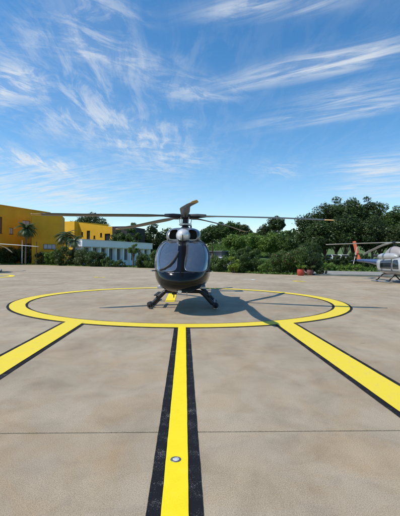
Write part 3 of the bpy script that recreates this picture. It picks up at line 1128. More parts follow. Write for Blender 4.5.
    for k in range(4):
        dr = (0.30, 0.30, 0.85, 0.22)[k]
        me = blade_mesh(0.15, 5.7, 0.16, 0.34, 0.055, dr, R(9))
        me.materials.append(blade_m)
        me.shade_smooth()
        b = link_mesh('rotor_blade', me, None, H)
        b.location = (0, 0, HZ)
        b.rotation_euler = (0, 0, R(-1.5) + phase + k * PI / 2)
    return H


M_SILV = mat('silver_paint', (0.40, 0.405, 0.40), 0.35, metal=0.15, coat=0.4, var=0.12, scale=2)
M_BLUE = mat('blue_paint', (0.035, 0.065, 0.16), 0.35, coat=0.4)
M_GTRIM = mat('grey_trim', (0.07, 0.075, 0.085), 0.4)
M_ORNG = mat('orange_paint', (0.45, 0.10, 0.035), 0.5, var=0.2, scale=2)
M_WHITEP = mat('white_paint', (0.74, 0.75, 0.76), 0.3, coat=0.5)
M_DKP = mat('dark_green_paint', (0.02, 0.026, 0.03), 0.35, coat=0.3)
M_WBLADE = mat('pale_blade_skin', (0.42, 0.41, 0.38), 0.45)
make_parked_helicopter((16.05, 31.5, 0), 0.0, 0.0, 'silver helicopter with blue tail boom and orange fin at the right edge', M_SILV, M_BLUE, M_ORNG, M_GTRIM, M_WBLADE)
make_parked_helicopter((-24.35, 44.0, 0), R(36), R(-36), 'dark helicopter cut off by the left edge, only its pale rotor blades showing', M_DKP, M_DKP, M_DKP, M_WHITEP, M_WBLADE)

# ---------------------------------------------------------------- buildings
M_OCHRE = mat('ochre_render', (0.62, 0.315, 0.012), 0.85, var=0.10, scale=0.5, bump=0.2, bscale=25)
M_YELW = mat('yellow_render', (0.72, 0.38, 0.012), 0.85, var=0.09, scale=0.5, bump=0.2, bscale=25)
M_WHITER = mat('white_render', (0.80, 0.80, 0.79), 0.85, var=0.07, scale=0.6, bump=0.2, bscale=25)
M_DARKR = mat('dark_brown_cladding', (0.035, 0.03, 0.032), 0.8, var=0.2, scale=0.8)
M_FRAME = mat('window_frame_dark', (0.05, 0.045, 0.04), 0.5)
M_FRAMEW = mat('window_frame_white', (0.6, 0.6, 0.6), 0.5)
M_PANE = mat('window_pane', (0.03, 0.035, 0.045), 0.08, spec=0.7, var=0.4, scale=0.8)
M_BLIND = mat('pale_blind', (0.42, 0.43, 0.45), 0.7)
M_ROOFT = mat('roof_membrane', (0.22, 0.21, 0.2), 0.9)


def frame_of(A, B):
    A, B = Vector((A[0], A[1], 0)), Vector((B[0], B[1], 0))
    d = (B - A)
    return A, d.normalized(), d.length, math.atan2(d.y, d.x)


def on_facade(A, B, px, py):
    """pixel -> (distance along facade from A, height)"""
    A_, d, L, an = frame_of(A, B)
    a, b = ray(px, py)
    # A + s d = t (a, 1)
    den = d.x * 1 - d.y * a
    s = (a * A_.y - A_.x) / den
    t = A_.y + s * d.y
    return s, EYE + b * t


def facade(root, L, h0, h1, openings, m, depth, reveal=0.22, skip_back=False):
    """one wall mesh in the root's frame (x along, -y outside): front with true openings, sides, back and roof"""
    xs = sorted(set([0, L] + [o[0] for o in openings] + [o[1] for o in openings]))
    zs = sorted(set([0, 1e9] + [o[2] for o in openings] + [o[3] for o in openings]))

    def top(x):
        return h0 + (h1 - h0) * x / L
    mb = MB()

    def zz_(z, x):
        return top(x) if z > 1e8 else z
    for i in range(len(xs) - 1):
        for j in range(len(zs) - 1):
            cx, cz = (xs[i] + xs[i + 1]) / 2, (zs[j] + min(zs[j + 1], 30)) / 2
            if any(o[0] < cx < o[1] and o[2] < cz < o[3] for o in openings):
                continue
            x0, x1 = xs[i], xs[i + 1]
            mb.add([(x0, 0, zz_(zs[j], x0)), (x1, 0, zz_(zs[j], x1)), (x1, 0, zz_(zs[j + 1], x1)), (x0, 0, zz_(zs[j + 1], x0))], [(0, 1, 2, 3)])
    for (x0, x1, z0, z1) in openings:
        r = reveal
        mb.add([(x0, 0, z0), (x1, 0, z0), (x1, 0, z1), (x0, 0, z1), (x0, r, z0), (x1, r, z0), (x1, r, z1), (x0, r, z1)],
               [(0, 4, 5, 1), (1, 5, 6, 2), (2, 6, 7, 3), (3, 7, 4, 0)])
    mb.add([(0, 0, 0), (0, depth, 0), (0, depth, h0), (0, 0, h0), (L, 0, 0), (L, depth, 0), (L, depth, h1), (L, 0, h1)],
           [(0, 3, 2, 1), (4, 5, 6, 7), (1, 2, 6, 5)])
    me = bpy.data.meshes.new('wall')
    me.from_pydata(mb.v, [], mb.f)
    w = link_mesh('wall', me, m, root)
    rf = MB().prism([(0.003, h0 - 0.25), (L - 0.003, h1 - 0.25), (L - 0.003, h1 - 0.4), (0.003, h0 - 0.4)], 'y', 0.3, depth - 0.003)
    rf.build('roof', M_ROOFT, root)
    return w


def window(root, x0, x1, z0, z1, fm, pm=None, mull=1, reveal=0.22, sill=True):
    f = MB()
    t = 0.07
    y0, y1 = reveal - 0.10, reveal - 0.02
    f.box(x0, x0 + t, y0, y1, z0, z1)
    f.box(x1 - t, x1, y0, y1, z0, z1)
    f.box(x0 + t, x1 - t, y0, y1, z0, z0 + t)
    f.box(x0 + t, x1 - t, y0, y1, z1 - t, z1)
    for k in range(mull):
        xm = x0 + (x1 - x0) * (k + 1) / (mull + 1)
        f.box(xm - 0.03, xm + 0.03, y0 + 0.004, y1 - 0.004, z0 + t, z1 - t)
    w = f.build('window', fm, root)
    MB().box(x0 + 0.01, x1 - 0.01, reveal - 0.055, reveal - 0.035, z0 + 0.01, z1 - 0.01).build('pane', pm or M_PANE, w)
    if sill:
        MB().box(x0 - 0.08, x1 + 0.08, -0.07, 0.1, z0 - 0.09, z0 - 0.003).build('sill', fm, w)
    return w


# ochre block at the left, its long wall in shade
d0 = 85.0
A = (at(-40, 200, 78)).xy
B = (at(50, 213, 101)).xy
A_, dv, L1, an1 = frame_of(A, B)
ob = empty('ochre_building', (A[0], A[1], 0), 'tall ochre building with plain wall behind the hedge at left', 'building', rz=an1)
hA = on_facade(A, B, 0, 204.6)
hB = on_facade(A, B, 49, 213.4)
hh = (hA[1] + hB[1]) / 2
ops = []
for (x0, x1, y0, y1) in ((-3, 2.2, 217, 233), (9.3, 13.2, 228, 234), (22.3, 30.2, 221, 236)):
    a, b = on_facade(A, B, x0, y1), on_facade(A, B, x1, y0)
    ops.append((a[0], b[0], a[1], b[1]))
facade(ob, L1, hh, hh, ops, M_OCHRE, 14)
for k, o in enumerate(ops):
    window(ob, *o, M_FRAME, M_BLIND if k else M_PANE, mull=1)
MB().box(-0.12, L1 + 0.12, -0.12, 0.3, hh, hh + 0.16).build('parapet_cap', M_OCHRE, ob)
# its projecting block
A2 = at(32, 214, 87).xy
B2 = at(61.6, 214, 88.6).xy
_, _, L2, an2 = frame_of(A2, B2)
pb = empty('ochre_annex', (A2[0], A2[1], 0), 'square ochre block with low strip window standing before the tall building', 'building', rz=an2)
h2 = on_facade(A2, B2, 47, 214.6)[1]
a, b = on_facade(A2, B2, 43.2, 249), on_facade(A2, B2, 56, 244.2)
ops = [(a[0], b[0], a[1], b[1])]
facade(pb, L2, h2, h2, ops, M_OCHRE, 8)
window(pb, *ops[0], M_FRAME, M_BLIND, mull=2)
MB().box(-0.1, L2 + 0.1, -0.1, 0.3, h2, h2 + 0.14).build('parapet_cap', M_OCHRE, pb)
# sunlit yellow building
A3 = at(74.5, 230, 112).xy
B3 = at(112.5, 230, 107).xy
_, _, L3, an3 = frame_of(A3, B3)
yb = empty('yellow_building', (A3[0], A3[1], 0), 'bright yellow building with dark windows above the white pavilion', 'building', rz=an3)
hl, hr = on_facade(A3, B3, 74.5, 222)[1], on_facade(A3, B3, 112.5, 226.8)[1]
ops = []
for (x0, x1, y0, y1) in ((81, 83, 232, 236.5), (86.6, 90, 230.6, 239), (93.4, 95.2, 235.6, 238.5), (100, 102, 233, 236.8), (104.6, 110.2, 233.6, 241)):
    a, b = on_facade(A3, B3, x0, y1), on_facade(A3, B3, x1, y0)
    ops.append((a[0], b[0], a[1], b[1]))
facade(yb, L3, hl, hr, ops, M_YELW, 14, reveal=0.3)
for o in ops:
    window(yb, *o, M_FRAME, mull=1 if o[1] - o[0] > 1 else 0, reveal=0.3)
# yellow wing at its left
A4 = at(58, 230, 116).xy
B4 = at(74.4, 230, 110.5).xy
_, _, L4, an4 = frame_of(A4, B4)
yw = empty('yellow_wing', (A4[0], A4[1], 0), 'narrow plain yellow wing seen between the ochre and yellow buildings', 'building', rz=an4)
facade(yw, L4, on_facade(A4, B4, 62, 221.2)[1], on_facade(A4, B4, 74, 221.4)[1], [], M_YELW, 12)
# dark block right of it
A5 = at(112.3, 230, 106.2).xy
B5 = at(127, 230, 104.5).xy
_, _, L5, an5 = frame_of(A5, B5)
db = empty('dark_building', (A5[0], A5[1], 0), 'dark brown block beside the yellow building, half hidden by trees', 'building', rz=an5)
h5 = on_facade(A5, B5, 118, 226.4)[1]
facade(db, L5, h5, h5, [(2, 4, 6.5, 8.5)], M_DARKR, 10)
window(db, 2, 4, 6.5, 8.5, M_FRAME)
# white pavilion
A6 = at(82, 245, 80).xy
B6 = at(149, 245, 98).xy
_, _, L6, an6 = frame_of(A6, B6)
wb = empty('white_pavilion', (A6[0], A6[1], 0), 'long low white pavilion with piers and deep fascia behind the bushes', 'building', rz=an6)
zt0, zt1 = on_facade(A6, B6, 90, 239.6)[1], on_facade(A6, B6, 148.5, 244.0)[1]
zt = (zt0 + zt1) / 2
zf = (on_facade(A6, B6, 92, 247)[1] + on_facade(A6, B6, 147, 249)[1]) / 2
NB = 9
bay = L6 / NB
ops = [(bay * k + 0.45, bay * (k + 1) - 0.45, 1.15, zf - 0.15) for k in range(NB)]
facade(wb, L6, zf + 0.5, zf + 0.5, ops, M_WHITER, 3.0, reveal=0.5)
for o in ops:
    window(wb, *o, M_FRAMEW, mull=2, reveal=0.5)
for k in range(NB + 1):
    MB().box(bay * k - 0.25, bay * k + 0.25, -0.35, -0.003, 0, zf - 0.003).build('pier', M_WHITER, wb)
fas = MB().prism([(-0.6, zf), (L6 + 0.5, zf), (L6 + 0.5, zt), (-0.6, zt)], 'y', -0.75, 3.2)
fas.build('fascia', M_WHITER, wb)
MB().box(-0.7, L6 + 0.6, -0.85, 3.3, zt, zt + 0.1).build('coping', M_FRAMEW, wb)
# low dark shed beyond the apron, right of the black helicopter
A7 = at(203, 252, 66).xy
B7 = at(221.5, 252, 64).xy
_, _, L7, an7 = frame_of(A7, B7)
tz = terrain(B7[0], B7[1])
sd = empty('garden_shed', (A7[0], A7[1], -0.05), 'low dark grey shed below the lawn right of the black helicopter', 'shed', rz=an7)
s7 = on_facade(A7, B7, 214, 251)[1]
facade(sd, L7, s7, s7, [(1.6, 2.5, 0.1, 2.0)], mat('grey_shed', (0.09, 0.095, 0.10), 0.8, var=0.15), 2.5)
window(sd, 1.6, 2.5, 0.1, 2.0, M_FRAME, mull=0, sill=False)
MB().box(-0.25, L7 + 0.25, -0.35, 2.8, s7 - 0.05, s7 + 0.07).build('roof_sheet', mat('roof_sheet_grey', (0.15, 0.16, 0.18), 0.6), sd)

# slim poles by the hedge at left
for px, yt, lab in ((22, 240.5, 'slim pale steel pole before the hedge, left of the pair'), (36.4, 242, 'slim dark steel pole before the ochre block, right of the pair')):
    p = at(px, 262, 84)
    zt_ = at(px, yt, 84).z
    po = empty('steel_pole', (p.x, p.y, -0.05), lab, 'pole')
    mm = M_FRAMEW if px < 30 else M_FRAME
    MB().tube([(0, 0, 0), (0, 0, zt_)], [0.09, 0.06], 10).build('shaft', mm, po, smooth=True)
    MB().box(-0.2, 0.2, -0.2, 0.2, 0, 0.12).build('base_plate', M_FRAME, po)
    MB().lathe([(0, zt_), (0.09, zt_), (0.07, zt_ + 0.1), (0, zt_ + 0.12)], 10).build('cap', mm, po, smooth=True)

# ---------------------------------------------------------------- parked cars half hidden by the trees


def car(px, py, d, rz, paint, label, van=False):
    p = at(px, py, d)
    z = terrain(p.x, p.y)
    H = empty('parked_car', (p.x, p.y, z), label, 'car', rz=rz, group='cars parked under the trees')
    h = 1.95 if van else 1.45
    prof = [(-2.1, 0.32), (2.1, 0.32), (2.15, 0.65), (2.0, 0.86), (1.1, 0.97), (0.45, h - 0.06), (0.2, h), (-1.5, h), (-1.9, 1.0), (-2.15, 0.9)]
    if van:
        prof = [(-2.2, 0.32), (2.1, 0.32), (2.15, 0.7), (2.0, 0.98), (1.55, 1.08), (0.95, h - 0.05), (0.75, h), (-2.1, h), (-2.2, h - 0.1)]
    prof = rounded(prof, 0.12, 3)
    MB().prism(prof, 'y', -0.83, 0.83).build('body', paint, H, bevel=0.06)
    g = [(0.95, 0.99), (0.42, h - 0.14), (-1.4, h - 0.14), (-1.7, 1.0)] if not van else [(1.35, 1.1), (0.85, h - 0.15), (0.0, h - 0.15), (0.0, 1.1)]
    for s in (-1, 1):
        MB().prism(g, 'y', min(s * .832, s * .842), max(s * .832, s * .842)).build('side_window', M_DGLASS, H)
        for x in (-1.32, 1.32):
            w = MB().lathe([(0.2, -0.1), (0.31, -0.1), (0.33, -0.06), (0.33, 0.06), (0.31, 0.1), (0.2, 0.1)], 20, Matrix.Translation((x, s * 0.78, 0.33)) @ Matrix.Rotation(R(90), 4, 'X')).build('wheel', M_RUB, H, smooth=True)
            MB().lathe([(0, -0.08), (0.2, -0.08), (0.2, 0.08), (0, 0.08)], 16, Matrix.Translation((x, s * 0.79, 0.33)) @ Matrix.Rotation(R(90), 4, 'X')).build('rim', M_STEEL, w, smooth=True)
        MB().box(2.08, 2.17, min(s * .45, s * .75), max(s * .45, s * .75), 0.64, 0.78).build('headlight', M_LENS, H)
    Mx = Matrix.Translation((0.78, 0, 1.2)) @ Matrix.Rotation(math.atan2(h - 1.1, -0.58), 4, 'Y')
    wsx = [(1.06, 0.99), (0.48, h - 0.09), (0.50, h - 0.07), (1.10, 1.0)] if not van else [(1.52, 1.1), (0.98, h - 0.1), (1.0, h - 0.08), (1.56, 1.11)]
    MB().prism(wsx, 'y', -0.72, 0.72).build('windscreen', M_DGLASS, H)


car(223.2, 254.5, 62, R(-75), M_WHITEP, 'white van parked at the foot of the lawn behind the bushes', van=True)
car(239, 252.5, 74, R(20), M_SILV, 'silver car half hidden in the shrubs below the far trees')
car(334, 256.5, 76, R(-80), M_WHITEP, 'white car in deep shade under the big trees, left of the pair')
car(343.5, 256.5, 75, R(-85), M_WHITEP, 'white car in deep shade under the big trees, right of the pair')

# ---------------------------------------------------------------- pots at the apron edge


def pot(px, py, w, h, m, label, leafm, n, seed, ph):
    x, y = on_ground(px, py)
    P = empty('plant_pot', (x, y, 0), label, 'plant pot', group='pots at the apron edge')
    MB().lathe([(0, 0), (w * 0.33, 0), (w * 0.44, h * 0.18), (w * 0.5, h * 0.5), (w * 0.47, h * 0.8), (w * 0.42, h * 0.93), (w * 0.46, h), (w * 0.40, h), (w * 0.36, h * 0.9), (0, h * 0.9)], 28).build('pot', m, P, smooth=True)
    MB().lathe([(0, h * 0.9), (w * 0.36, h * 0.9), (w * 0.3, h * 0.93), (0, h * 0.95)], 18).build('soil', M_BARK, P, smooth=True)
    rng = random.Random(seed)
    mb = MB()
    for k in range(n):
        a, tl = rng.uniform(0, 2 * PI), rng.uniform(0.1, 0.7)
        Lf = ph * rng.uniform(0.6, 1.1)
        d = Vector((math.cos(a) * tl, math.sin(a) * tl, 1)).normalized()
        sd_ = d.cross(Vector((math.cos(a + 1.5), math.sin(a + 1.5), 0.2))).normalized()
        b = Vector((math.cos(a) * w * 0.2, math.sin(a) * w * 0.2, h * 0.9))
        mid = b + d * Lf * 0.55
        tip = b + d * Lf + Vector((math.cos(a), math.sin(a), -0.4)) * Lf * 0.25
        mb.add([b, mid + sd_ * Lf * 0.13, tip, mid - sd_ * Lf * 0.13], [(0, 1, 2, 3)])
    mb.build('plant', leafm, P)


LF = {
    'dark': leaf_mat('leaves_dark', (0.018, 0.034, 0.010), (0.085, 0.13, 0.033)),
    'deep': leaf_mat('leaves_deep_green', (0.028, 0.058, 0.012), (0.115, 0.18, 0.036)),
    'mid': leaf_mat('leaves_mid_green', (0.06, 0.12, 0.016), (0.20, 0.30, 0.05)),
    'olive': leaf_mat('leaves_olive', (0.04, 0.065, 0.018), (0.12, 0.155, 0.05)),
    'light': leaf_mat('leaves_yellow_green', (0.11, 0.18, 0.015), (0.24, 0.30, 0.04)),
    'palm': leaf_mat('palm_leaves', (0.025, 0.055, 0.018), (0.075, 0.12, 0.04)),
    'grass': leaf_mat('grass_blades', (0.05, 0.10, 0.015), (0.13, 0.20, 0.04), 0.7),
    'flower': leaf_mat('pink_flowers', (0.25, 0.04, 0.05), (0.42, 0.10, 0.10)),
}
M_REDPOT = mat('red_glazed_clay', (0.36, 0.045, 0.02), 0.45, var=0.25, scale=4, bump=0.2, bscale=30)
M_BRNPOT = mat('brown_red_clay', (0.15, 0.055, 0.045), 0.7, var=0.35, scale=6, bump=0.4, bscale=25)
pot(300.8, 275.6, 0.86, 0.74, M_REDPOT, 'round bright red pot with a small green plant at the apron edge', LF['mid'], 90, 3, 0.62)
pot(310.0, 275.2, 0.80, 0.66, M_BRNPOT, 'brownish red pot beside the bright red one', LF['olive'], 90, 4, 0.66)

# ---------------------------------------------------------------- vegetation


def leaf_mesh(name, pts, nrm, size, rng, aspect=0.62):
    n = len(pts)
    up = rng.normal(size=(n, 3))
    t = np.cross(nrm, up)
    t /= np.linalg.norm(t, axis=1, keepdims=True) + 1e-9
    b = np.cross(nrm, t)
    s = size[:, None]
    cup = nrm * s * 0.22
    v = np.stack([pts - t * s + cup * 0, pts - b * s * aspect - cup, pts + t * s, pts + b * s * aspect - cup], axis=1).reshape(-1, 3)
    me = bpy.data.meshes.new(name)
    me.vertices.add(n * 4)
    me.vertices.foreach_set('co', v.astype(np.float32).ravel())
    me.loops.add(n * 4)
    me.loops.foreach_set('vertex_index', np.arange(n * 4, dtype=np.int32))
    me.polygons.add(n)
    me.polygons.foreach_set('loop_start', np.arange(0, n * 4, 4, dtype=np.int32))
    me.polygons.foreach_set('loop_total', np.full(n, 4, dtype=np.int32))
    me.update(calc_edges=True)
    me.validate()
    return me


def clumps(rng, centre, rad, nl, lobe, flat_bottom=0.6):
    """centres and radii of the leaf clumps in an uneven ellipsoid"""
    c = rng.normal(size=(nl, 3))
    c /= np.linalg.norm(c, axis=1, keepdims=True)
    c[:, 2] = np.where(c[:, 2] < 0, c[:, 2] * flat_bottom, c[:, 2])
    rr = rng.uniform(0.35, 1.0, nl) ** 0.6
    C = np.array(centre) + c * rr[:, None] * np.array(rad)
    return C, lobe * rng.uniform(0.55, 1.25, nl) * min(rad)


def foliage(rng, C, Rl, n, leaf, squash=0.75):
    w = Rl ** 2
    k = rng.choice(len(C), size=n, p=w / w.sum())
    d = rng.normal(size=(n, 3))
    d /= np.linalg.norm(d, axis=1, keepdims=True)
    r = Rl[k] * rng.uniform(0.35, 1.0, n) ** 0.45
    r = np.where(rng.uniform(size=n) < 0.10, r * rng.uniform(1.0, 1.4, n), r)
    off = d * r[:, None]
    off[:, 2] *= squash
    P = C[k] + off
    nrm = d * 0.8 + rng.normal(size=(n, 3)) * 0.55
    nrm[:, 2] += 0.35
    nrm /= np.linalg.norm(nrm, axis=1, keepdims=True)
    sz = leaf * rng.uniform(0.55, 1.35, n)
    return P, nrm, sz


SEED = [100]


def tree(px, d, top_py, w_px, label, kind='deep', base_z=None, crown_lo=0.35, group=None, dens=1.0, leaf=None, nl=None, name='tree', lobe=0.5, lean=0.0, thin=False, h_px=None):
    SEED[0] += 1
    rng = np.random.default_rng(SEED[0])
    p = at(px, 258, d)
    bz = terrain(p.x, p.y) if base_z is None else base_z
    H = at(px, top_py, d).z - bz
    W = 1.15 * w_px / F_PX * d
    T = empty(name, (p.x, p.y, bz), label, 'tree', group=group)
    cz0 = H * crown_lo
    rad = (W / 2 * 0.82, W / 2 * 0.75, (H - cz0) / 2 * 0.86)
    cen = (lean, 0, (H + cz0) / 2)
    nl = nl or int(20 + W * 3)
    C, Rl = clumps(rng, cen, rad, nl, lobe)
    C[:, 2] = np.minimum(C[:, 2], H - Rl * 0.62)
    top = C[:, 2].argmax()
    C[top] = (lean, 0, H - Rl[top] * 0.7)
    lf = (leaf or max(0.13, d * 0.0024)) * 0.78
    vol = (W * W * (H - cz0)) ** (2 / 3)
    n = int(min(17000, dens * 6.2 * vol / (lf * lf)))
    P, nr, sz = foliage(rng, C, Rl, n, lf)
    me = leaf_mesh('crown', P, nr, sz, rng)
    link_mesh('crown', me, LF[kind], T)
    r0 = max(0.1, H * 0.022)
    mb = MB()
    bend = rng.uniform(-0.3, 0.3, 2)
    fork = Vector((lean * 0.5 + bend[0], bend[1], cz0 + (H - cz0) * 0.25))
    mb.tube([(0, 0, -0.3), (bend[0] * 0.3, bend[1] * 0.3, cz0 * 0.5), fork, (lean * 0.8, 0, cz0 + (H - cz0) * 0.7)], [r0 * 1.35, r0, r0 * 0.8, r0 * 0.25], 9)
    for k in rng.choice(len(C), size=min(len(C), 9), replace=False):
        e = Vector(C[k])
        st = Vector((bend[0] * 0.4, bend[1] * 0.4, cz0 * rng.uniform(0.7, 1.0)))
        mid = st.lerp(e, 0.5) + Vector((0, 0, 0.08 * H * rng.uniform(-0.3, 0.6)))
        mb.tube([st, mid, e], [r0 * 0.5, r0 * 0.32, r0 * 0.1], 6)
    mb.build('trunk', M_BARK, T, smooth=True)
    return T


def bush(px, base_py, w_px, top_py, label, kind='deep', d=None, name='shrub', dens=1.0, cat='shrub', extra=None, group=None):
    SEED[0] += 1
    rng = np.random.default_rng(SEED[0])
    if d is None:
        x, y = on_ground(px, base_py)
    else:
        q = at(px, base_py, d)
        x, y = q.x, q.y
    d = y
    bz = terrain(x, y)
    W = 1.3 * w_px / F_PX * d
    H = at(px, top_py, d).z - bz
    T = empty(name, (x, y, bz), label, cat, group=group)
    nl = int(12 + W * 4)
    C, Rl = clumps(rng, (0, 0, H * 0.48), (W / 2 * 0.85, W / 2 * 0.7, H * 0.44), nl, 0.42, 1.0)
    C[:, 2] = np.clip(C[:, 2], Rl * 0.5, H - Rl * 0.55)
    lf = max(0.075, d * 0.0019) * 0.8
    n = int(min(13000, dens * 3.8 * (W * W * H) ** (2 / 3) / (lf * lf)))
    P, nr, sz = foliage(rng, C, Rl, n, lf, 0.9)
    P[:, 2] = np.maximum(P[:, 2], 0.03)
    link_mesh('foliage', leaf_mesh('foliage', P, nr, sz, rng), LF[kind], T)
    if extra:
        m = max(12, n // 45)
        P2, n2, s2 = foliage(rng, C, Rl * 1.04, m, lf, 0.9)
        link_mesh('blossom', leaf_mesh('blossom', P2, n2, s2, rng), LF[extra], T)
    mb = MB()
    for k in range(5):
        a = 2 * PI * k / 5
        e = C[rng.integers(len(C))]
        mb.tube([(0.08 * math.cos(a), 0.08 * math.sin(a), -0.1), (e[0] * 0.5, e[1] * 0.5, e[2] * 0.6), tuple(e)], [0.05, 0.035, 0.012], 6)
    mb.build('stems', M_BARK, T)
    return T


def palm(px, d, top_py, crown_py, w_px, label, seed, base_py=None):
    rng = random.Random(seed)
    p = at(px, 258, d)
    bz = terrain(p.x, p.y)
    Hc = at(px, crown_py, d).z - bz
    W = w_px / F_PX * d / 2
    T = empty('palm_tree', (p.x, p.y, bz), label, 'palm tree')
    MB().tube([(0, 0, -0.2), (0.05, 0, Hc * 0.5), (0.0, 0, Hc)], [0.2, 0.15, 0.13], 10).build('trunk', M_BARK, T, smooth=True)
    mb = MB()
    for k in range(44):
        a = rng.uniform(0, 2 * PI)
        el = rng.uniform(-0.25, 1.25)
        Lf = W * rng.uniform(0.85, 1.15) * 1.15
        pos, dirv = Vector((0, 0, Hc)), Vector((math.cos(a) * math.cos(el), math.sin(a) * math.cos(el), math.sin(el)))
        side = Vector((-math.sin(a), math.cos(a), 0))
        for i in range(12):
            nxt = pos + dirv * Lf / 12
            wl_ = Lf * 0.26 * math.sin(PI * (i + 0.8) / 13)
            for s in (-1, 1):
                tip = pos.lerp(nxt, 0.9) + side * s * wl_ + dirv * wl_ * 0.5 - Vector((0, 0, wl_ * 0.45))
                mb.add([pos, nxt, tip], [(0, 1, 2)])
            pos = nxt
            dirv = (dirv - Vector((0, 0, 0.17))).normalized()
    mb.build('crown', LF['palm'], T)


# left: hedge plants, palms and shrubs before the buildings
palm(25.5, 84, 225, 229.5, 21, 'palm tree with feathery crown against the ochre wall', 5)
palm(66, 82, 232, 236.5, 22, 'palm tree with full crown between ochre block and yellow building', 8)
palm(74, 80, 236, 241.5, 17, 'smaller palm tree right beside the fuller one', 11)
bush(-6, 265, 22, 249, 'dark tall hedge shrub at the far left behind the dark helicopter', 'dark', d=87)
bush(10, 264.4, 22, 244.5, 'dark hedge shrub behind the left rotor blades', 'dark', d=88)
bush(28, 264.4, 20, 242.5, 'tall dark hedge shrub under the feathery palm', 'dark', d=88.5)
bush(43, 264.6, 18, 251, 'low olive shrub below the strip window of the ochre block', 'olive', d=87, extra='flower')
bush(55, 265, 20, 250.5, 'low green shrub at the foot of the ochre block corner', 'mid', d=84)
bush(67, 265.6, 22, 245.5, 'dark bush under the two palms', 'dark', d=80)
bush(83, 266, 20, 246.5, 'bright olive green bush left of the white pavilion', 'olive', d=78)
bush(96, 266.4, 22, 249.5, 'broad dark bush before the left end of the white pavilion', 'dark', d=75)
bush(107, 266.8, 12, 257, 'small dark bush before the pavilion windows', 'deep', d=73)
bush(119, 267, 12, 259.6, 'very low bush below the pavilion windows', 'deep', d=72)
bush(142, 268, 14, 251, 'dark bush at the right end of the white pavilion', 'dark', d=69.5)
bush(153, 268.2, 15, 250, 'dark rounded bush just left of the black helicopter', 'deep', d=68)
bush(168, 268.6, 18, 251, 'dark bush hidden behind the cabin of the black helicopter', 'deep', d=65)
tree(133.5, 74, 240.5, 11, 'thin young tree standing before the white pavilion', 'mid', crown_lo=0.35, dens=0.45, lobe=0.3)
tree(92, 140, 212, 40, 'dark spreading tree above the yellow building roof', 'dark', crown_lo=0.3, nl=60, lobe=0.42)
tree(126, 97, 227.5, 18, 'dark tree before the right half of the dark brown block', 'deep', crown_lo=0.1)
tree(117.5, 99, 229, 17, 'dark tree before the left half of the dark brown block', 'dark', crown_lo=0.15)
tree(133, 100, 222.5, 17, 'tall airy tree behind the white pavilion', 'deep', crown_lo=0.25, dens=0.6, lobe=0.3)
tree(147, 128, 230, 14, 'small dark tree behind the right end of the pavilion', 'dark', crown_lo=0.15)
tree(154, 118, 223.5, 19, 'round dark tree left of the black helicopter', 'dark', crown_lo=0.2)
tree(169, 122, 227.5, 20, 'dark tree behind the rotor mast of the black helicopter', 'deep', crown_lo=0.15)
tree(184, 126, 229.5, 20, 'dark tree hidden behind the engine cowling of the black helicopter', 'deep', crown_lo=0.15)
tree(143, 100, 243, 18, 'olive green tree peeping over the end of the pavilion', 'olive', crown_lo=0.1)
# far trees on the rise right of the helicopter
FAR = [(203, 150, 229, 15, 'dark'), (212, 152, 224.5, 15, 'deep'), (221, 150, 221.5, 14, 'dark'), (230, 148, 221, 14, 'deep'), (238, 150, 222, 13, 'dark'),
       (244.5, 146, 224.5, 11, 'olive'), (253, 150, 232.5, 12, 'deep')]
FARL = ['first dark tree of the far row beside the black helicopter', 'far tree on the rise with a low round crown', 'dark far tree with the tall crown on the rise', 'green far tree at the middle top of the rise',
        'dark far tree right of the rise top', 'olive far tree at the right end of the rise', 'low far tree in the dip right of the rise']
for (a, b, c, e, k), l in zip(FAR, FARL):
    tree(a, b, c, e * 1.15, l, k, crown_lo=0.12, group='far trees on the rise')
tree(236, 92, 233.5, 26, 'bright green spreading tree right of the lawn', 'mid', crown_lo=0.12)
tree(252, 96, 232.5, 26, 'bright green tree in the middle of the garden', 'mid', crown_lo=0.1)
tree(270, 94, 231.5, 28, 'broad green tree below the round pine crown', 'mid', crown_lo=0.1)
tree(287, 92, 234, 22, 'green tree left of the big dark trees', 'deep', crown_lo=0.1)
tree(264.5, 128, 223, 13, 'slim greyish tree left of the round crowned tree', 'olive', crown_lo=0.3, dens=0.7)
tree(276.5, 126, 215.5, 17, 'tall tree with round crown standing above the garden', 'dark', crown_lo=0.42, lobe=0.4, nl=40)
tree(289.5, 130, 231, 9, 'small round dark tree right of the tall round crown', 'dark', crown_lo=0.3)
tree(298, 118, 234, 11, 'low dark tree in the gap before the big trees', 'deep', crown_lo=0.1)
# the big dark mass at the right
BIG = [(311, 84, 213, 26, 'leftmost of the big dark trees at right, lower than the rest', 'dark', 0.12), (325, 86, 203, 26, 'big dark tree with stepped crown, second from the left of the mass', 'dark', 0.2),
       (336, 88, 196.5, 25, 'tallest dark tree of the mass with rounded top', 'dark', 0.25), (352, 87, 197.5, 26, 'big dark tree above the orange tail fin', 'dark', 0.2), (366, 89, 196.8, 24, 'big dark tree with small round tops right of the orange fin', 'dark', 0.22),
       (381, 86, 202.5, 28, 'big dark tree above the silver helicopter rotor', 'dark', 0.2), (396, 84, 205.5, 28, 'big dark tree at the right edge above the silver helicopter', 'deep', 0.18), (416, 84, 204, 30, 'big dark tree cut off by the right edge', 'deep', 0.18),
       (345, 78, 214, 26, 'dark lower tree before the tallest of the mass', 'dark', 0.22), (320, 78, 222, 24, 'dark low tree behind the apron shrubs at right', 'dark', 0.2), (372, 78, 216, 30, 'dark lower tree directly behind the silver helicopter', 'dark', 0.22), (400, 76, 222, 26, 'olive toned lower tree behind the silver helicopter cabin', 'olive', 0.2)]
for (a, b, c, e, l, k, cl) in BIG:
    tree(a, b, c, e * 1.22, l, k, crown_lo=cl * 0.5, group='big dark trees at right', nl=64, lobe=0.5, leaf=0.25)
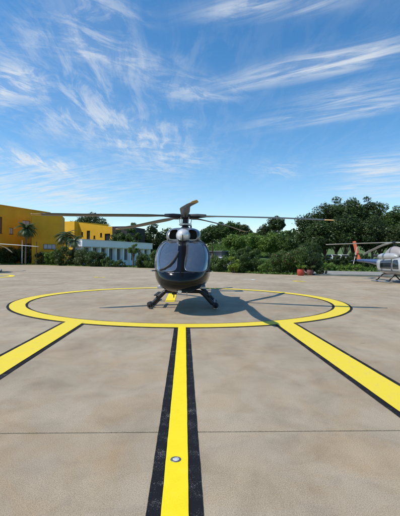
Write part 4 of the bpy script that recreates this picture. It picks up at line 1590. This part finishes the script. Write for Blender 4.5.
# shrubs along the right part of the apron edge
bush(211, 271.2, 20, 254.5, 'dark green bush touching the right side of the black helicopter', 'deep', d=54)
bush(224, 271.8, 20, 255, 'green bush between the helicopter and the yellow one', 'deep', d=52.5)
bush(233.5, 266, 11, 253.6, 'bright yellow green bush behind the apron edge', 'light', d=48.6)
bush(241, 272.8, 20, 254.5, 'round bush right of the bright yellow one', 'deep', d=50)
bush(254, 273.2, 18, 250, 'tall bush before the garden trees', 'deep', d=50)
bush(266, 273.6, 12, 262, 'low green bush left of the big flowering shrub', 'mid', d=48)
bush(281, 274.6, 22, 249.5, 'big flowering shrub with reddish blossom, left half', 'deep', d=47, extra='flower')
bush(296, 274.8, 28, 246.5, 'big shrub behind the red pot', 'deep', d=46.5, extra='flower')
bush(312, 275, 20, 251, 'dark shrub right behind the brown pot', 'dark', d=46)
bush(321.5, 275.4, 10, 267, 'very dark low shrub at the corner of the pavement', 'dark', d=45)
bush(337, 262, 30, 255.5, 'low dark shrubs before the two white cars', 'dark', d=69)
bush(355, 262, 20, 252, 'dark shrub behind the orange tail fin', 'dark', d=70)
bush(228, 262, 20, 250, 'green shrub on the slope below the lawn', 'mid', d=66)
bush(247, 262, 24, 246, 'green shrub mass below the garden trees', 'deep', d=70)
bush(308, 262, 26, 243, 'dark shrub mass at the foot of the big trees', 'dark', d=66)
bush(330, 269, 18, 262.5, 'low green shrub on the bank behind the pavement', 'mid', d=61)
bush(350, 269.4, 24, 263.5, 'low green shrub on the bank under the orange fin', 'mid', d=62)
bush(372, 268, 20, 256, 'dark shrub on the bank behind the blue tail boom', 'dark', d=66)
bush(395, 268, 28, 254, 'dark shrub on the bank behind the silver cabin', 'dark', d=66)

# far wooded ridge that closes the gaps
rng = np.random.default_rng(7)
n = 42000
fx = rng.uniform(-190, 230, n)
fy = rng.uniform(175, 215, n)
crest = 11 + 2.5 * np.sin(fx * 0.05) + 1.5 * np.sin(fx * 0.17 + 1) + 1.2 * np.sin(fx * 0.43)
fz = 4.0 + (crest - 2) * rng.uniform(0.0, 1.0, n) ** 0.7
P = np.stack([fx, fy, fz], axis=1)
nr = rng.normal(size=(n, 3))
nr[:, 1] -= 0.8
nr[:, 2] += 0.5
nr /= np.linalg.norm(nr, axis=1, keepdims=True)
me = leaf_mesh('far_woods', P, nr, rng.uniform(0.4, 1.0, n), rng)
fw = link_mesh('far_woods', me, LF['deep'], None, kind='stuff')
tag(fw, 'distant dark woods closing the view behind the trees', 'woods')

# grass fringe along the far edge of the apron, on the bank and the lawn
pts = []
for (x0, y0), (x1, y1) in zip(EDGE, EDGE[1:]):
    L = math.hypot(x1 - x0, y1 - y0)
    k = int(L * 190)
    t = rng.uniform(0, 1, k)
    off = rng.uniform(0.05, 1.0, k) ** 1.6 * 4.5
    ux, uy = -(y1 - y0) / L, (x1 - x0) / L
    pts.append(np.stack([x0 + (x1 - x0) * t + ux * off, y0 + (y1 - y0) * t + uy * off], axis=1))
k = 26000
bx_, by_ = rng.uniform(-6, 34, k), rng.uniform(60, 80, k)
pts.append(np.stack([bx_, by_], axis=1))
k = 16000
pts.append(np.stack([rng.uniform(-4, 30, k), rng.uniform(95, 140, k)], axis=1))
G = np.concatenate(pts)
keep = np.array([not (13 < x < 62 and 40 < y < 60.5 - 0.12 * max(0, x - 19)) for x, y in G])
G = G[keep]
gz = np.array([terrain(x, y) for x, y in G])
n = len(G)
ht = rng.uniform(0.10, 0.30, n)
P = np.column_stack([G, gz + ht * 0.5])
a = rng.uniform(0, 2 * PI, n)
nr = np.stack([np.cos(a), np.sin(a), rng.uniform(0.0, 0.9, n)], axis=1)
nr /= np.linalg.norm(nr, axis=1, keepdims=True)
gme = leaf_mesh('grass', P, nr, ht, rng)
gr = link_mesh('grass', gme, LF['grass'], None, kind='stuff')
tag(gr, 'green grass along the far edge of the apron and on the bank', 'grass')

# engine: nothing else; keep sampling to the renderer
scene.render.engine = 'CYCLES'
scene.render.resolution_x, scene.render.resolution_y = 794, 1024
